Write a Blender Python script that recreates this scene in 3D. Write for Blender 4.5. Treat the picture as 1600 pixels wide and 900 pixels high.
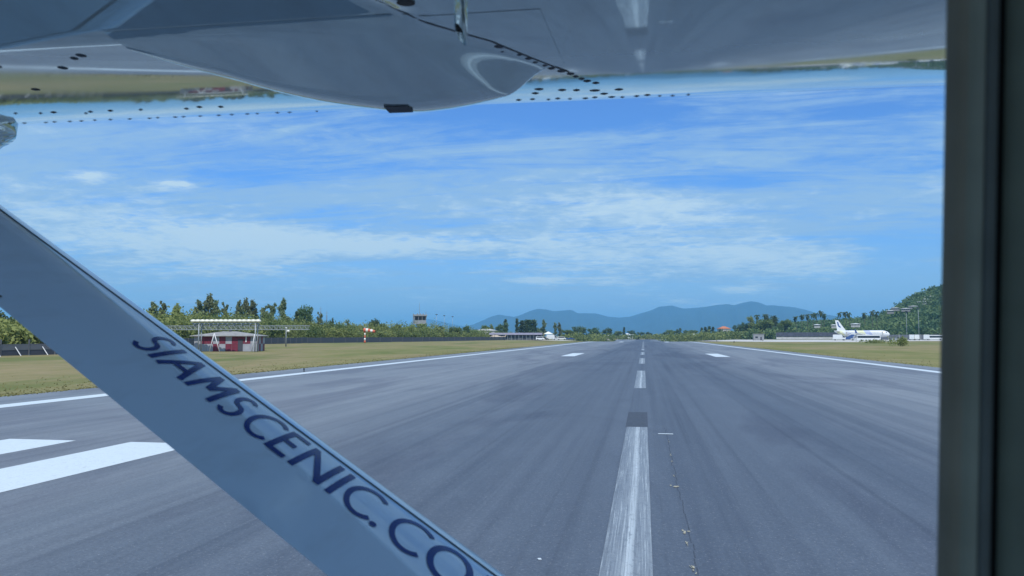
import bpy, math, random
import numpy as np
from math import sin, cos, tan, radians, degrees, pi, sqrt, atan2
from mathutils import Vector, Matrix

for o in list(bpy.data.objects):
    bpy.data.objects.remove(o, do_unlink=True)
scene = bpy.context.scene
COL = scene.collection
rng = np.random.default_rng(7)
random.seed(7)

# ------------------------------------------------------------------ camera
EYE = 2.4                      # eye height above the runway
YAW, PITCH = radians(9.7222), radians(3.5763)
cam_d = bpy.data.cameras.new('camera')
cam = bpy.data.objects.new('camera', cam_d)
COL.objects.link(cam)
scene.camera = cam
cam.location = (0, 0, EYE)
cam.rotation_euler = (pi / 2 + PITCH, 0, YAW)
cam_d.sensor_width = 36.0
cam_d.lens = 27.0              # 1200 px focal length on a 1600 px wide frame
cam_d.clip_start = 0.02
cam_d.clip_end = 60000
cam_d.dof.use_dof = True
cam_d.dof.focus_distance = 60.0
cam_d.dof.aperture_fstop = 27.0 / 3.0

# ------------------------------------------------------------------ sky, sun, exposure
SUN_EL, SUN_AZ = radians(54), radians(158)     # azimuth clockwise from +Y (down the runway)
world = bpy.data.worlds.new('World')
scene.world = world
world.use_nodes = True
wt = world.node_tree
wt.nodes.clear()


def wn(t, **kw):
    n = wt.nodes.new(t)
    for k, v in kw.items():
        setattr(n, k, v)
    return n


def wmath(op, a, b=None, clamp=False):
    n = wn('ShaderNodeMath', operation=op, use_clamp=clamp)
    for i, v in enumerate((a, b)):
        if v is None:
            continue
        if isinstance(v, (int, float)):
            n.inputs[i].default_value = v
        else:
            wt.links.new(v, n.inputs[i])
    return n.outputs[0]


def wramp(v, a, b):
    n = wn('ShaderNodeMapRange', interpolation_type='SMOOTHSTEP')
    wt.links.new(v, n.inputs[0])
    n.inputs[1].default_value, n.inputs[2].default_value = a, b
    return n.outputs[0]


sky = wn('ShaderNodeTexSky', sky_type='NISHITA', sun_disc=False)
sky.sun_elevation, sky.sun_rotation = SUN_EL, SUN_AZ
sky.air_density, sky.dust_density, sky.ozone_density = 1.0, 0.6, 2.0
tc = wn('ShaderNodeTexCoord')
sep = wn('ShaderNodeSeparateXYZ')
wt.links.new(tc.outputs['Generated'], sep.inputs[0])
zc = wmath('MAXIMUM', sep.outputs[2], 0.0)
# cloud layer seen in perspective: direction projected on a high flat sheet
den = wmath('ADD', zc, 0.10)
cx = wmath('DIVIDE', sep.outputs[0], den)
cy = wmath('DIVIDE', sep.outputs[1], den)
comb = wn('ShaderNodeCombineXYZ')
wt.links.new(cx, comb.inputs[0]); wt.links.new(cy, comb.inputs[1])


def wnoise(vec, scale, detail, rough, loc=(0, 0, 0), stretch=(1, 1, 1), dist=0.0):
    mp = wn('ShaderNodeMapping')
    mp.inputs['Location'].default_value = loc
    mp.inputs['Scale'].default_value = stretch
    wt.links.new(vec, mp.inputs['Vector'])
    n = wn('ShaderNodeTexNoise')
    n.inputs['Scale'].default_value = scale
    n.inputs['Detail'].default_value = detail
    n.inputs['Roughness'].default_value = rough
    n.inputs['Distortion'].default_value = dist
    wt.links.new(mp.outputs[0], n.inputs['Vector'])
    return n.outputs[0]


high = wnoise(comb.outputs[0], 0.75, 9, 0.60, (3.1, 1.7, 0), (0.50, 1.25, 1), 0.7)      # thin high streaks
fine = wnoise(comb.outputs[0], 3.2, 9, 0.70, (9.2, 4.1, 0), (0.40, 1.5, 1), 0.6)
puff = wnoise(comb.outputs[0], 3.6, 10, 0.66, (2.2, 0.4, 0), (0.8, 0.7, 1), 0.5)
low = wnoise(comb.outputs[0], 1.1, 11, 0.60, (1.9, 7.3, 0), (0.75, 0.8, 1), 0.35)        # low cumulus bank
crisp = wnoise(comb.outputs[0], 13.0, 8, 0.62, (5.5, 2.4, 0), (0.7, 0.8, 1), 0.4)
az = wmath('ARCTAN2', sep.outputs[0], sep.outputs[1])


def blob(px, py, wpx, hpx):
    """soft weight around one cloud bank or blue gap, in bearing and height above the horizon"""
    a0 = math.atan((px - 800) / 1200) - YAW
    z0 = math.sin(math.atan((525 - py) / 1200 * math.cos(math.atan((px - 800) / 1200))))
    qa = wmath('DIVIDE', wmath('SUBTRACT', az, a0), wpx / 1200)
    qz = wmath('DIVIDE', wmath('SUBTRACT', sep.outputs[2], z0), hpx / 1200)
    r2 = wmath('ADD', wmath('MULTIPLY', qa, qa), wmath('MULTIPLY', qz, qz))
    return wmath('EXPONENT', wmath('MULTIPLY', r2, -1.0))


def total(parts):
    out = parts[0]
    for p in parts[1:]:
        out = wmath('ADD', out, p)
    return out


banks = total([blob(230, 372, 260, 46), blob(400, 372, 110, 34), blob(690, 385, 170, 20), blob(980, 330, 190, 36), blob(1120, 408, 300, 30)])
small = total([blob(270, 285, 32, 9), blob(132, 273, 30, 9), blob(835, 438, 40, 7), blob(1165, 452, 40, 7)])
gaps = total([blob(345, 268, 125, 26), blob(860, 172, 170, 18), blob(1150, 282, 120, 14), blob(560, 345, 140, 18), blob(1400, 165, 150, 24), blob(1420, 400, 90, 50)])
hv = wmath('ADD', wmath('MULTIPLY', high, 0.52), wmath('MULTIPLY', fine, 0.48))
hv = wmath('SUBTRACT', wmath('ADD', hv, wmath('MULTIPLY', banks, 0.06)), wmath('MULTIPLY', gaps, 0.10))
hv = wmath('ADD', hv, wmath('MULTIPLY', wmath('SUBTRACT', crisp, 0.5), 0.10))
veil = wmath('ADD', wmath('MULTIPLY', wramp(hv, 0.36, 0.56), 0.86), 0.10)
veil = wmath('MAXIMUM', veil, wmath('MULTIPLY', wramp(zc, 0.17, 0.02), 0.90))
lv = wmath('ADD', wmath('ADD', wmath('MULTIPLY', low, 0.40), wmath('MULTIPLY', puff, 0.36)), wmath('MULTIPLY', crisp, 0.30))
lv = wmath('SUBTRACT', wmath('ADD', wmath('ADD', lv, wmath('MULTIPLY', banks, 0.152)), wmath('MULTIPLY', small, 0.22)), wmath('MULTIPLY', gaps, 0.10))
bank = wramp(lv, 0.535, 0.72)
lowmask = wmath('MULTIPLY', bank, wramp(zc, 0.42, 0.20))
cloud = wmath('MAXIMUM', wmath('MULTIPLY', veil, 0.95), wmath('MULTIPLY', lowmask, 0.95))
cloud = wmath('MULTIPLY', cloud, wramp(zc, -0.01, 0.03), True)
tint = wn('ShaderNodeMix', data_type='RGBA', blend_type='MULTIPLY')
tint.inputs[0].default_value = 1.0
wt.links.new(sky.outputs[0], tint.inputs[6])
tint.inputs[7].default_value = (0.38, 0.80, 1.42, 1)
mixc = wn('ShaderNodeMix', data_type='RGBA')
wt.links.new(cloud, mixc.inputs[0])
cc = wn('ShaderNodeMix', data_type='RGBA')
wt.links.new(lowmask, cc.inputs[0])
cc.inputs[6].default_value = (3.0, 4.85, 7.0, 1)
cc.inputs[7].default_value = (5.2, 6.8, 7.8, 1)
wt.links.new(cc.outputs[2], mixc.inputs[7])
wt.links.new(tint.outputs[2], mixc.inputs[6])
bg = wn('ShaderNodeBackground')
bg.inputs['Strength'].default_value = 0.092
wt.links.new(mixc.outputs[2], bg.inputs[0])
wo = wn('ShaderNodeOutputWorld')
wt.links.new(bg.outputs[0], wo.inputs[0])

sun_d = bpy.data.lights.new('sun', 'SUN')
sun_d.energy = 3.2
sun_d.angle = radians(0.55)
sun_d.color = (1.0, 0.96, 0.90)
sun = bpy.data.objects.new('sun', sun_d)
COL.objects.link(sun)
S_DIR = Vector((sin(SUN_AZ) * cos(SUN_EL), cos(SUN_AZ) * cos(SUN_EL), sin(SUN_EL)))   # towards the sun
sun.rotation_euler = S_DIR.to_track_quat('Z', 'Y').to_euler()
sun.location = (0, -20, 60)

vs = scene.view_settings
scene.display_settings.display_device = 'sRGB'
vs.view_transform = 'Standard'
vs.look = 'None'
vs.exposure = 0.3
vs.gamma = 1.0
vs.use_curve_mapping = False
scene.render.engine = 'CYCLES'
cy_ = scene.cycles
cy_.max_bounces = 6
cy_.diffuse_bounces = 3
cy_.glossy_bounces = 3
cy_.transparent_max_bounces = 8
cy_.volume_bounces = 1
cy_.use_denoising = True
cy_.sample_clamp_indirect = 6.0

# ------------------------------------------------------------------ layout aids: the real place measured from the eye point
_r = np.array([cos(YAW), sin(YAW), 0.0])
_f = np.array([-sin(YAW) * cos(PITCH), cos(YAW) * cos(PITCH), sin(PITCH)])
_u = np.cross(_r, _f)


def bearing_x(px, Y):
    """lateral position of something seen in column px standing Y metres down the runway"""
    d = (px - 800) / 1200 * _r + (450 - 525) / 1200 * _u + _f
    return d[0] * Y / d[1]


def on_ground(px, py):
    d = (px - 800) / 1200 * _r + (450 - py) / 1200 * _u + _f
    k = -EYE / d[2]
    return np.array([d[0] * k, d[1] * k])


def height_at(py, Y, px=1006):
    d = (px - 800) / 1200 * _r + (450 - py) / 1200 * _u + _f
    return EYE + d[2] * Y / d[1]


def mpp(Y):
    return Y / 1200.0


# ------------------------------------------------------------------ mesh helpers
class MB:
    def __init__(self):
        self.v, self.f, self.n = [], [], 0

    def add(self, verts, faces):
        verts = np.asarray(verts, float).reshape(-1, 3)
        self.v.append(verts)
        for f in faces:
            self.f.append([i + self.n for i in f])
        self.n += len(verts)
        return self

    def box(self, c, s, rz=0.0, taper=1.0, rot=None):
        x, y, z = s[0] / 2, s[1] / 2, s[2] / 2
        t = taper
        p = np.array([[-x, -y, -z], [x, -y, -z], [x, y, -z], [-x, y, -z],
                      [-x * t, -y * t, z], [x * t, -y * t, z], [x * t, y * t, z], [-x * t, y * t, z]])
        if rot is not None:
            p = p @ np.array(rot.to_3x3()).T
        if rz:
            c_, s_ = cos(rz), sin(rz)
            p = p @ np.array([[c_, s_, 0], [-s_, c_, 0], [0, 0, 1]])
        return self.add(p + np.array(c), [(0, 3, 2, 1), (4, 5, 6, 7), (0, 1, 5, 4), (1, 2, 6, 5), (2, 3, 7, 6), (3, 0, 4, 7)])

    def tube(self, pts, radii, n=8, cap=True):
        pts = [Vector(p) for p in pts]
        if isinstance(radii, (int, float)):
            radii = [radii] * len(pts)
        vs_, fs = [], []
        up = Vector((0, 0, 1))
        for i, p in enumerate(pts):
            t = (pts[min(i + 1, len(pts) - 1)] - pts[max(i - 1, 0)]).normalized()
            a = t.cross(up)
            if a.length < 1e-3:
                a = t.cross(Vector((0, 1, 0)))
            a.normalize()
            b = t.cross(a).normalized()
            for k in range(n):
                th = 2 * pi * k / n
                vs_.append(p + (a * cos(th) + b * sin(th)) * radii[i])
        for i in range(len(pts) - 1):
            for k in range(n):
                k2 = (k + 1) % n
                fs.append((i * n + k, i * n + k2, (i + 1) * n + k2, (i + 1) * n + k))
        if cap:
            fs.append(tuple(range(n - 1, -1, -1)))
            fs.append(tuple((len(pts) - 1) * n + k for k in range(n)))
        return self.add(vs_, fs)

    def lathe(self, prof, c=(0, 0, 0), n=14):
        vs_, fs = [], []
        for r, z in prof:
            for k in range(n):
                th = 2 * pi * k / n
                vs_.append((c[0] + r * cos(th), c[1] + r * sin(th), c[2] + z))
        for i in range(len(prof) - 1):
            for k in range(n):
                k2 = (k + 1) % n
                fs.append((i * n + k, i * n + k2, (i + 1) * n + k2, (i + 1) * n + k))
        fs.append(tuple(range(n - 1, -1, -1)))
        fs.append(tuple((len(prof) - 1) * n + k for k in range(n)))
        return self.add(vs_, fs)

    def prism(self, poly, axis, a, b):
        """poly: list of 2-D points extruded along axis between a and b"""
        def pt(p, t):
            return {'x': (t, p[0], p[1]), 'y': (p[0], t, p[1]), 'z': (p[0], p[1], t)}[axis]
        n = len(poly)
        vs_ = [pt(p, a) for p in poly] + [pt(p, b) for p in poly]
        fs = [tuple(range(n - 1, -1, -1)), tuple(range(n, 2 * n))]
        fs += [(i, (i + 1) % n, n + (i + 1) % n, n + i) for i in range(n)]
        return self.add(vs_, fs)

    def grid(self, P):
        """P: array (m, n, 3)"""
        m, n = P.shape[:2]
        idx = np.arange(m * n).reshape(m, n)
        q = np.stack([idx[:-1, :-1], idx[1:, :-1], idx[1:, 1:], idx[:-1, 1:]], -1).reshape(-1, 4)
        return self.add(P.reshape(-1, 3), q.tolist())

    def mesh(self, name, mat=None, smooth=False):
        me = bpy.data.meshes.new(name)
        V = np.concatenate(self.v) if self.v else np.zeros((0, 3))
        me.from_pydata(V.tolist(), [], self.f)
        if mat:
            me.materials.append(mat)
        if smooth:
            me.polygons.foreach_set('use_smooth', [True] * len(me.polygons))
        me.update()
        return me

    def build(self, name, mat, parent=None, smooth=False, loc=None):
        return link(name, self.mesh(name, mat, smooth), parent, loc)


def quads_mesh(name, Q, mat):
    """Q: (n,4,3) loose quads"""
    n = len(Q)
    me = bpy.data.meshes.new(name)
    me.vertices.add(n * 4)
    me.vertices.foreach_set('co', Q.reshape(-1).astype(np.float32))
    me.loops.add(n * 4)
    me.loops.foreach_set('vertex_index', np.arange(n * 4, dtype=np.int32))
    me.polygons.add(n)
    me.polygons.foreach_set('loop_start', np.arange(0, n * 4, 4, dtype=np.int32))
    me.materials.append(mat)
    me.update(calc_edges=True)
    return me


def link(name, me, parent=None, loc=None):
    o = bpy.data.objects.new(name, me)
    COL.objects.link(o)
    if parent is not None:
        o.parent = parent
    if loc is not None:
        o.location = loc
    return o


def tag(o, label, cat, group=None):
    o['label'] = label
    o['category'] = cat
    if group:
        o['group'] = group
    return o


def thing(name, label, cat, loc=(0, 0, 0), rz=0.0, group=None):
    o = bpy.data.objects.new(name, None)
    o.empty_display_size = 0.3
    COL.objects.link(o)
    o.location = loc
    o.rotation_euler = (0, 0, rz)
    return tag(o, label, cat, group)


def structure(o):
    o['kind'] = 'structure'
    return o


def copy_tree(o, parent=None):
    c = o.copy()
    COL.objects.link(c)
    c.parent = parent
    for ch in list(o.children):
        copy_tree(ch, c)
    return c


# ------------------------------------------------------------------ materials
def new_mat(name):
    m = bpy.data.materials.new(name)
    m.use_nodes = True
    nt = m.node_tree
    return m, nt, nt.nodes['Principled BSDF']


def N(nt, t, **kw):
    n = nt.nodes.new(t)
    for k, v in kw.items():
        setattr(n, k, v)
    return n


def simple(name, col, rough=0.6, var=0.12, scale=3.0, metal=0.0, spec=0.5, coat=0.0, bump=0.0):
    m, nt, b = new_mat(name)
    b.inputs['Roughness'].default_value = rough
    b.inputs['Metallic'].default_value = metal
    bp = N(nt, 'ShaderNodeBump')
    bp.inputs['Strength'].default_value = 0.16
    bp.inputs['Distance'].default_value = 0.012
    nt.links.new(pos_noise(nt, 5.0, 2, 0.5, (1, 0.7, 1), (3, 1, 0)), bp.inputs['Height'])
    nt.links.new(bp.outputs[0], b.inputs['Normal'])
    b.inputs['Specular IOR Level'].default_value = spec
    b.inputs['Coat Weight'].default_value = coat
    tcn = N(nt, 'ShaderNodeTexCoord')
    nz = N(nt, 'ShaderNodeTexNoise')
    nz.inputs['Scale'].default_value = scale
    nz.inputs['Detail'].default_value = 5
    nt.links.new(tcn.outputs['Object'], nz.inputs['Vector'])
    mr = N(nt, 'ShaderNodeMapRange')
    mr.inputs[1].default_value, mr.inputs[2].default_value = 0.3, 0.7
    mr.inputs[3].default_value, mr.inputs[4].default_value = 1 - var, 1 + var
    nt.links.new(nz.outputs[0], mr.inputs[0])
    mx = N(nt, 'ShaderNodeMix', data_type='RGBA', blend_type='MULTIPLY')
    mx.inputs[0].default_value = 1
    mx.inputs[6].default_value = (*col, 1)
    nt.links.new(mr.outputs[0], mx.inputs[7])
    nt.links.new(mx.outputs[2], b.inputs['Base Color'])
    if bump:
        bp = N(nt, 'ShaderNodeBump')
        bp.inputs['Strength'].default_value = bump
        nt.links.new(nz.outputs[0], bp.inputs['Height'])
        nt.links.new(bp.outputs[0], b.inputs['Normal'])
    return m


def pos_noise(nt, scale, detail=5, rough=0.55, stretch=(1, 1, 1), loc=(0, 0, 0), space='Object', dist=0.0):
    tcn = N(nt, 'ShaderNodeTexCoord')
    mp = N(nt, 'ShaderNodeMapping')
    mp.inputs['Scale'].default_value = stretch
    mp.inputs['Location'].default_value = loc
    nt.links.new(tcn.outputs[space], mp.inputs['Vector'])
    nz = N(nt, 'ShaderNodeTexNoise')
    nz.inputs['Scale'].default_value = scale
    nz.inputs['Detail'].default_value = detail
    nz.inputs['Roughness'].default_value = rough
    nz.inputs['Distortion'].default_value = dist
    nt.links.new(mp.outputs[0], nz.inputs['Vector'])
    return nz.outputs[0]


def ramp(nt, v, stops, interp='LINEAR'):
    r = N(nt, 'ShaderNodeValToRGB')
    r.color_ramp.interpolation = interp
    el = r.color_ramp.elements
    while len(el) < len(stops):
        el.new(0.5)
    for e, (p, c) in zip(el, stops):
        e.position = p
        e.color = (*c, 1) if len(c) == 3 else c
    nt.links.new(v, r.inputs[0])
    return r.outputs[0]


def mix(nt, fac, a, b, blend='MIX'):
    m = N(nt, 'ShaderNodeMix', data_type='RGBA', blend_type=blend)
    for i, v in ((0, fac), (6, a), (7, b)):
        if isinstance(v, (int, float)):
            m.inputs[i].default_value = v
        elif isinstance(v, tuple):
            m.inputs[i].default_value = (*v, 1)
        else:
            nt.links.new(v, m.inputs[i])
    return m.outputs[2]


def mrange(nt, v, a, b, c=0.0, d=1.0):
    n = N(nt, 'ShaderNodeMapRange')
    n.inputs[1].default_value, n.inputs[2].default_value = a, b
    n.inputs[3].default_value, n.inputs[4].default_value = c, d
    nt.links.new(v, n.inputs[0])
    return n.outputs[0]


def asphalt_color(nt):
    """grey runway asphalt: long rubber streaks down the runway, wavy sealing marks, fine grain"""
    streak = pos_noise(nt, 1.0, 5, 0.6, (0.55, 0.006, 1))
    streak2 = pos_noise(nt, 1.0, 4, 0.6, (2.6, 0.02, 1), (4, 2, 0))
    wavy = pos_noise(nt, 0.10, 6, 0.62, (1.6, 0.32, 1), (7, 1, 0), dist=1.2)
    grain = pos_noise(nt, 26, 3, 0.7)
    # rubber belt down the middle of the runway
    tcn = N(nt, 'ShaderNodeTexCoord')
    sp = N(nt, 'ShaderNodeSeparateXYZ')
    nt.links.new(tcn.outputs['Object'], sp.inputs[0])
    ab = N(nt, 'ShaderNodeMath', operation='ABSOLUTE')
    nt.links.new(sp.outputs[0], ab.inputs[0])
    ad = N(nt, 'ShaderNodeMath', operation='MULTIPLY_ADD')
    nt.links.new(streak, ad.inputs[0])
    ad.inputs[1].default_value = 5.0
    nt.links.new(ab.outputs[0], ad.inputs[2])
    belt = mrange(nt, ad.outputs[0], 7.0, 13.0, 0.0, 1.0)
    base = mix(nt, belt, (0.090, 0.112, 0.148), (0.194, 0.218, 0.246))
    base = mix(nt, mrange(nt, streak, 0.30, 0.70), base, (1.25, 1.22, 1.18), 'MULTIPLY')
    base = mix(nt, mrange(nt, streak2, 0.42, 0.70, 0.0, 0.7), base, (0.66, 0.67, 0.72), 'MULTIPLY')
    base = mix(nt, mrange(nt, wavy, 0.49, 0.58, 0.0, 0.8), base, (0.72, 0.71, 0.76), 'MULTIPLY')
    base = mix(nt, mrange(nt, grain, 0.3, 0.7, 0.0, 0.8), base, (0.62, 0.63, 0.66), 'MULTIPLY')
    # rubber laid down by tyres: thin dark lines, densest in the belt
    tyre = pos_noise(nt, 1.0, 6, 0.7, (5.5, 0.012, 1), (1, 8, 0))
    tl = mrange(nt, tyre, 0.52, 0.68, 0.0, 0.45)
    base = mix(nt, tl, base, (0.60, 0.60, 0.62), 'MULTIPLY')
    # stones in the surface and paler worn patches
    stone = pos_noise(nt, 34, 3, 0.7)
    base = mix(nt, mrange(nt, stone, 0.60, 0.74, 0.0, 0.75), base, (0.28, 0.30, 0.33))
    base = mix(nt, mrange(nt, stone, 0.40, 0.24, 0.0, 0.7), base, (0.55, 0.55, 0.56), 'MULTIPLY')
    patchy = pos_noise(nt, 0.9, 6, 0.7, (1.0, 0.35, 1), (3, 3, 0))
    base = mix(nt, mrange(nt, patchy, 0.50, 0.72, 0.0, 0.5), base, (1.28, 1.26, 1.22), 'MULTIPLY')
    return base, grain


def make_asphalt():
    m, nt, b = new_mat('runway_asphalt')
    base, grain = asphalt_color(nt)
    nt.links.new(base, b.inputs['Base Color'])
    b.inputs['Roughness'].default_value = 0.62
    b.inputs['Specular IOR Level'].default_value = 0.35
    bp = N(nt, 'ShaderNodeBump')
    bp.inputs['Strength'].default_value = 0.25
    bp.inputs['Distance'].default_value = 0.01
    nt.links.new(grain, bp.inputs['Height'])
    nt.links.new(bp.outputs[0], b.inputs['Normal'])
    return m


def make_paint(name, worn):
    m, nt, b = new_mat(name)
    base, grain = asphalt_color(nt)
    st = pos_noise(nt, 1.0, 6, 0.75, (16, 0.16, 1), (2, 0, 0))
    sp = pos_noise(nt, 7.0, 6, 0.7, (1.5, 0.5, 1))
    pc = mix(nt, mrange(nt, sp, 0.3, 0.7), (0.54, 0.61, 0.65), (0.63, 0.69, 0.72))
    if worn > 0.3:
        tcn = N(nt, 'ShaderNodeTexCoord')
        sx = N(nt, 'ShaderNodeSeparateXYZ')
        nt.links.new(tcn.outputs['Object'], sx.inputs[0])
        wob = N(nt, 'ShaderNodeMath', operation='MULTIPLY_ADD')
        nt.links.new(pos_noise(nt, 1.0, 3, 0.5, (0.6, 0.10, 1), (5, 0, 0)), wob.inputs[0])
        wob.inputs[1].default_value = 0.16
        nt.links.new(sx.outputs[0], wob.inputs[2])
        prof = ramp(nt, mrange(nt, wob.outputs[0], CL - 0.27 + 0.08, CL + 0.27 + 0.08), [(0.0, (.20,) * 3), (0.22, (.27,) * 3), (0.42, (.40,) * 3), (0.50, (.80,) * 3), (0.60, (.70,) * 3), (0.66, (.27,) * 3), (1.0, (.33,) * 3)])
        cov = mix(nt, mrange(nt, st, 0.40, 0.62), prof, (0.75, 0.75, 0.75), 'MULTIPLY')
        cov = mix(nt, mrange(nt, st, 0.60, 0.68, 0.0, 0.8), cov, (0.75, 0.75, 0.75))
        cov = mix(nt, mrange(nt, sp, 0.35, 0.68, 0.0, 0.5), cov, (0.55, 0.55, 0.55), 'MULTIPLY')
        lines = pos_noise(nt, 1.0, 4, 0.8, (60, 0.35, 1), (4, 1, 0))
        cov = mix(nt, mrange(nt, lines, 0.56, 0.62, 0.0, 0.75), cov, (0.78, 0.78, 0.78))
        cov = mix(nt, mrange(nt, lines, 0.48, 0.38, 0.0, 0.85), cov, (0.25, 0.25, 0.25), 'MULTIPLY')
        chip = pos_noise(nt, 18, 5, 0.75, (1, 0.5, 1), (6, 0, 0))
        cov = mix(nt, mrange(nt, chip, 0.54, 0.68, 0.0, 0.8), cov, (0.3, 0.3, 0.3), 'MULTIPLY')
        full = mix(nt, cov, base, pc)
    else:
        fl = pos_noise(nt, 22, 5, 0.75, (1, 0.6, 1), (6, 0, 0))
        full = mix(nt, mrange(nt, sp, 0.52, 0.8, 0.0, 0.5), pc, base)
        full = mix(nt, mrange(nt, fl, 0.58, 0.72, 0.0, 0.55), full, base)
    nt.links.new(full, b.inputs['Base Color'])
    b.inputs['Roughness'].default_value = 0.55
    return m


def make_grass():
    m, nt, b = new_mat('dry_grass')
    big = pos_noise(nt, 0.030, 5, 0.6, (1.0, 0.45, 1), dist=0.8)
    mid = pos_noise(nt, 0.28, 5, 0.65, (1, 0.5, 1))
    fine = pos_noise(nt, 3.0, 4, 0.7)
    c = ramp(nt, big, [(0.36, (0.155, 0.178, 0.060)), (0.45, (0.248, 0.224, 0.100)), (0.55, (0.300, 0.238, 0.132)), (0.64, (0.168, 0.182, 0.068))])
    c = mix(nt, mrange(nt, mid, 0.40, 0.65, 0.0, 0.8), c, (0.66, 0.78, 0.58), 'MULTIPLY')
    c = mix(nt, mrange(nt, fine, 0.3, 0.7, 0.0, 0.6), c, (0.72, 0.74, 0.7), 'MULTIPLY')
    nt.links.new(c, b.inputs['Base Color'])
    b.inputs['Roughness'].default_value = 0.9
    b.inputs['Specular IOR Level'].default_value = 0.1
    bp = N(nt, 'ShaderNodeBump')
    bp.inputs['Strength'].default_value = 0.5
    bp.inputs['Distance'].default_value = 0.08
    nt.links.new(fine, bp.inputs['Height'])
    nt.links.new(bp.outputs[0], b.inputs['Normal'])
    return m


def make_foliage(name, dark, light, scale=0.6):
    m, nt, b = new_mat(name)
    nz = pos_noise(nt, scale, 4, 0.6)
    oi = N(nt, 'ShaderNodeObjectInfo')
    c = mix(nt, mrange(nt, nz, 0.35, 0.65), dark, light)
    hs = N(nt, 'ShaderNodeHueSaturation')
    nt.links.new(c, hs.inputs['Color'])
    nt.links.new(mrange(nt, oi.outputs['Random'], 0, 1, 0.48, 0.515), hs.inputs['Hue'])
    nt.links.new(mrange(nt, oi.outputs['Random'], 0, 1, 0.8, 1.25), hs.inputs['Value'])
    nt.links.new(hs.outputs[0], b.inputs['Base Color'])
    b.inputs['Roughness'].default_value = 0.7
    b.inputs['Specular IOR Level'].default_value = 0.25
    tr = N(nt, 'ShaderNodeBsdfTranslucent')
    nt.links.new(hs.outputs[0], tr.inputs['Color'])
    ms = N(nt, 'ShaderNodeMixShader')
    ms.inputs[0].default_value = 0.35
    nt.links.new(b.outputs[0], ms.inputs[1])
    nt.links.new(tr.outputs[0], ms.inputs[2])
    nt.links.new(ms.outputs[0], nt.nodes['Material Output'].inputs['Surface'])
    return m


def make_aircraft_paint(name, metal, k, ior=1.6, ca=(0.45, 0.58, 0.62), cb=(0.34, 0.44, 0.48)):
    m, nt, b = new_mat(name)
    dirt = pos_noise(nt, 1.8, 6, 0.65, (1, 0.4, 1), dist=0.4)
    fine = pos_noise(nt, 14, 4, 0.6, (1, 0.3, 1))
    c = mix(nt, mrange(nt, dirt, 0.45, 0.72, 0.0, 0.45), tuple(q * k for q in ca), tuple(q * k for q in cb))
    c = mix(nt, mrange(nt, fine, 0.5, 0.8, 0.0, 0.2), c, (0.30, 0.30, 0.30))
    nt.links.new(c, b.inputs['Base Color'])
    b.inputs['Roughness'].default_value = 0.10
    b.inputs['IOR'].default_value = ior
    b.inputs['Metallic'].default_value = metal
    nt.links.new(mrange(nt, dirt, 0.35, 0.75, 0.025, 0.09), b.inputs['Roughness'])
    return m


CL = -0.20                      # centre line, metres right of the eye
M = {}
M['asphalt'] = make_asphalt()
M['paint'] = make_paint('runway_paint', 0.0)
M['paint_worn'] = make_paint('worn_centreline_paint', 0.6)
M['grass'] = make_grass()
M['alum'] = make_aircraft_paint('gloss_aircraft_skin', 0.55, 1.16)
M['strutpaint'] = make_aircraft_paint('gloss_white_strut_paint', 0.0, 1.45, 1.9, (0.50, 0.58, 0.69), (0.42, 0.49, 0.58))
M['fol_dark'] = make_foliage('dark_foliage', (0.065, 0.110, 0.052), (0.140, 0.195, 0.080))
M['fol_mid'] = make_foliage('mid_foliage', (0.105, 0.170, 0.050), (0.205, 0.270, 0.085))
M['fol_light'] = make_foliage('light_foliage', (0.185, 0.240, 0.068), (0.300, 0.340, 0.120))
M['fol_cas'] = make_foliage('casuarina_foliage', (0.130, 0.175, 0.095), (0.260, 0.295, 0.155))
M['fol_palm'] = make_foliage('palm_foliage', (0.042, 0.075, 0.034), (0.110, 0.150, 0.062))
M['fol_belt'] = make_foliage('shrub_foliage', (0.105, 0.170, 0.055), (0.310, 0.360, 0.120), 0.07)
M['fol_hill'] = make_foliage('hill_wood_foliage', (0.060, 0.118, 0.055), (0.185, 0.245, 0.092), 0.05)
M['trunk'] = simple('bark', (0.13, 0.11, 0.09), 0.9, 0.3, 4)
M['hill_soil'] = simple('hill_ground', (0.07, 0.09, 0.035), 0.95, 0.4, 0.03)
M['mount'] = simple('mountain_wood', (0.012, 0.034, 0.052), 0.95, 0.35, 0.004)
M['concrete'] = simple('apron_concrete', (0.50, 0.48, 0.45), 0.85, 0.12, 0.08)
M['white'] = simple('white_paint', (0.72, 0.74, 0.74), 0.45, 0.06, 2)
M['cream'] = simple('cream_fibreglass', (0.78, 0.76, 0.66), 0.4, 0.06, 2)
M['red'] = simple('red_paint', (0.17, 0.022, 0.045), 0.55, 0.15, 2)
M['panel_w'] = simple('grey_white_panel', (0.33, 0.34, 0.38), 0.6, 0.12, 1)
M['roof_grey'] = simple('grey_fibre_cement', (0.27, 0.265, 0.26), 0.8, 0.2, 1.2)
M['galv'] = simple('galvanised_steel', (0.30, 0.33, 0.35), 0.5, 0.15, 5, metal=0.3)
M['steel'] = simple('painted_steel_white', (0.60, 0.61, 0.62), 0.5, 0.1, 5)
M['dark'] = simple('dark_rubber', (0.018, 0.018, 0.020), 0.6, 0.2, 10)
M['fence'] = simple('dark_fence_sheet', (0.050, 0.058, 0.080), 0.7, 0.3, 0.5)
M['fence2'] = simple('grey_concrete_fence', (0.11, 0.12, 0.14), 0.8, 0.2, 1.0)
M['glass'] = simple('tinted_glass', (0.02, 0.025, 0.035), 0.08, 0.1, 1, spec=0.8)
M['tower'] = simple('tower_render', (0.25, 0.26, 0.27), 0.8, 0.15, 0.6)
M['orange'] = simple('orange_cloth', (0.55, 0.12, 0.06), 0.7, 0.1, 3)
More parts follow.
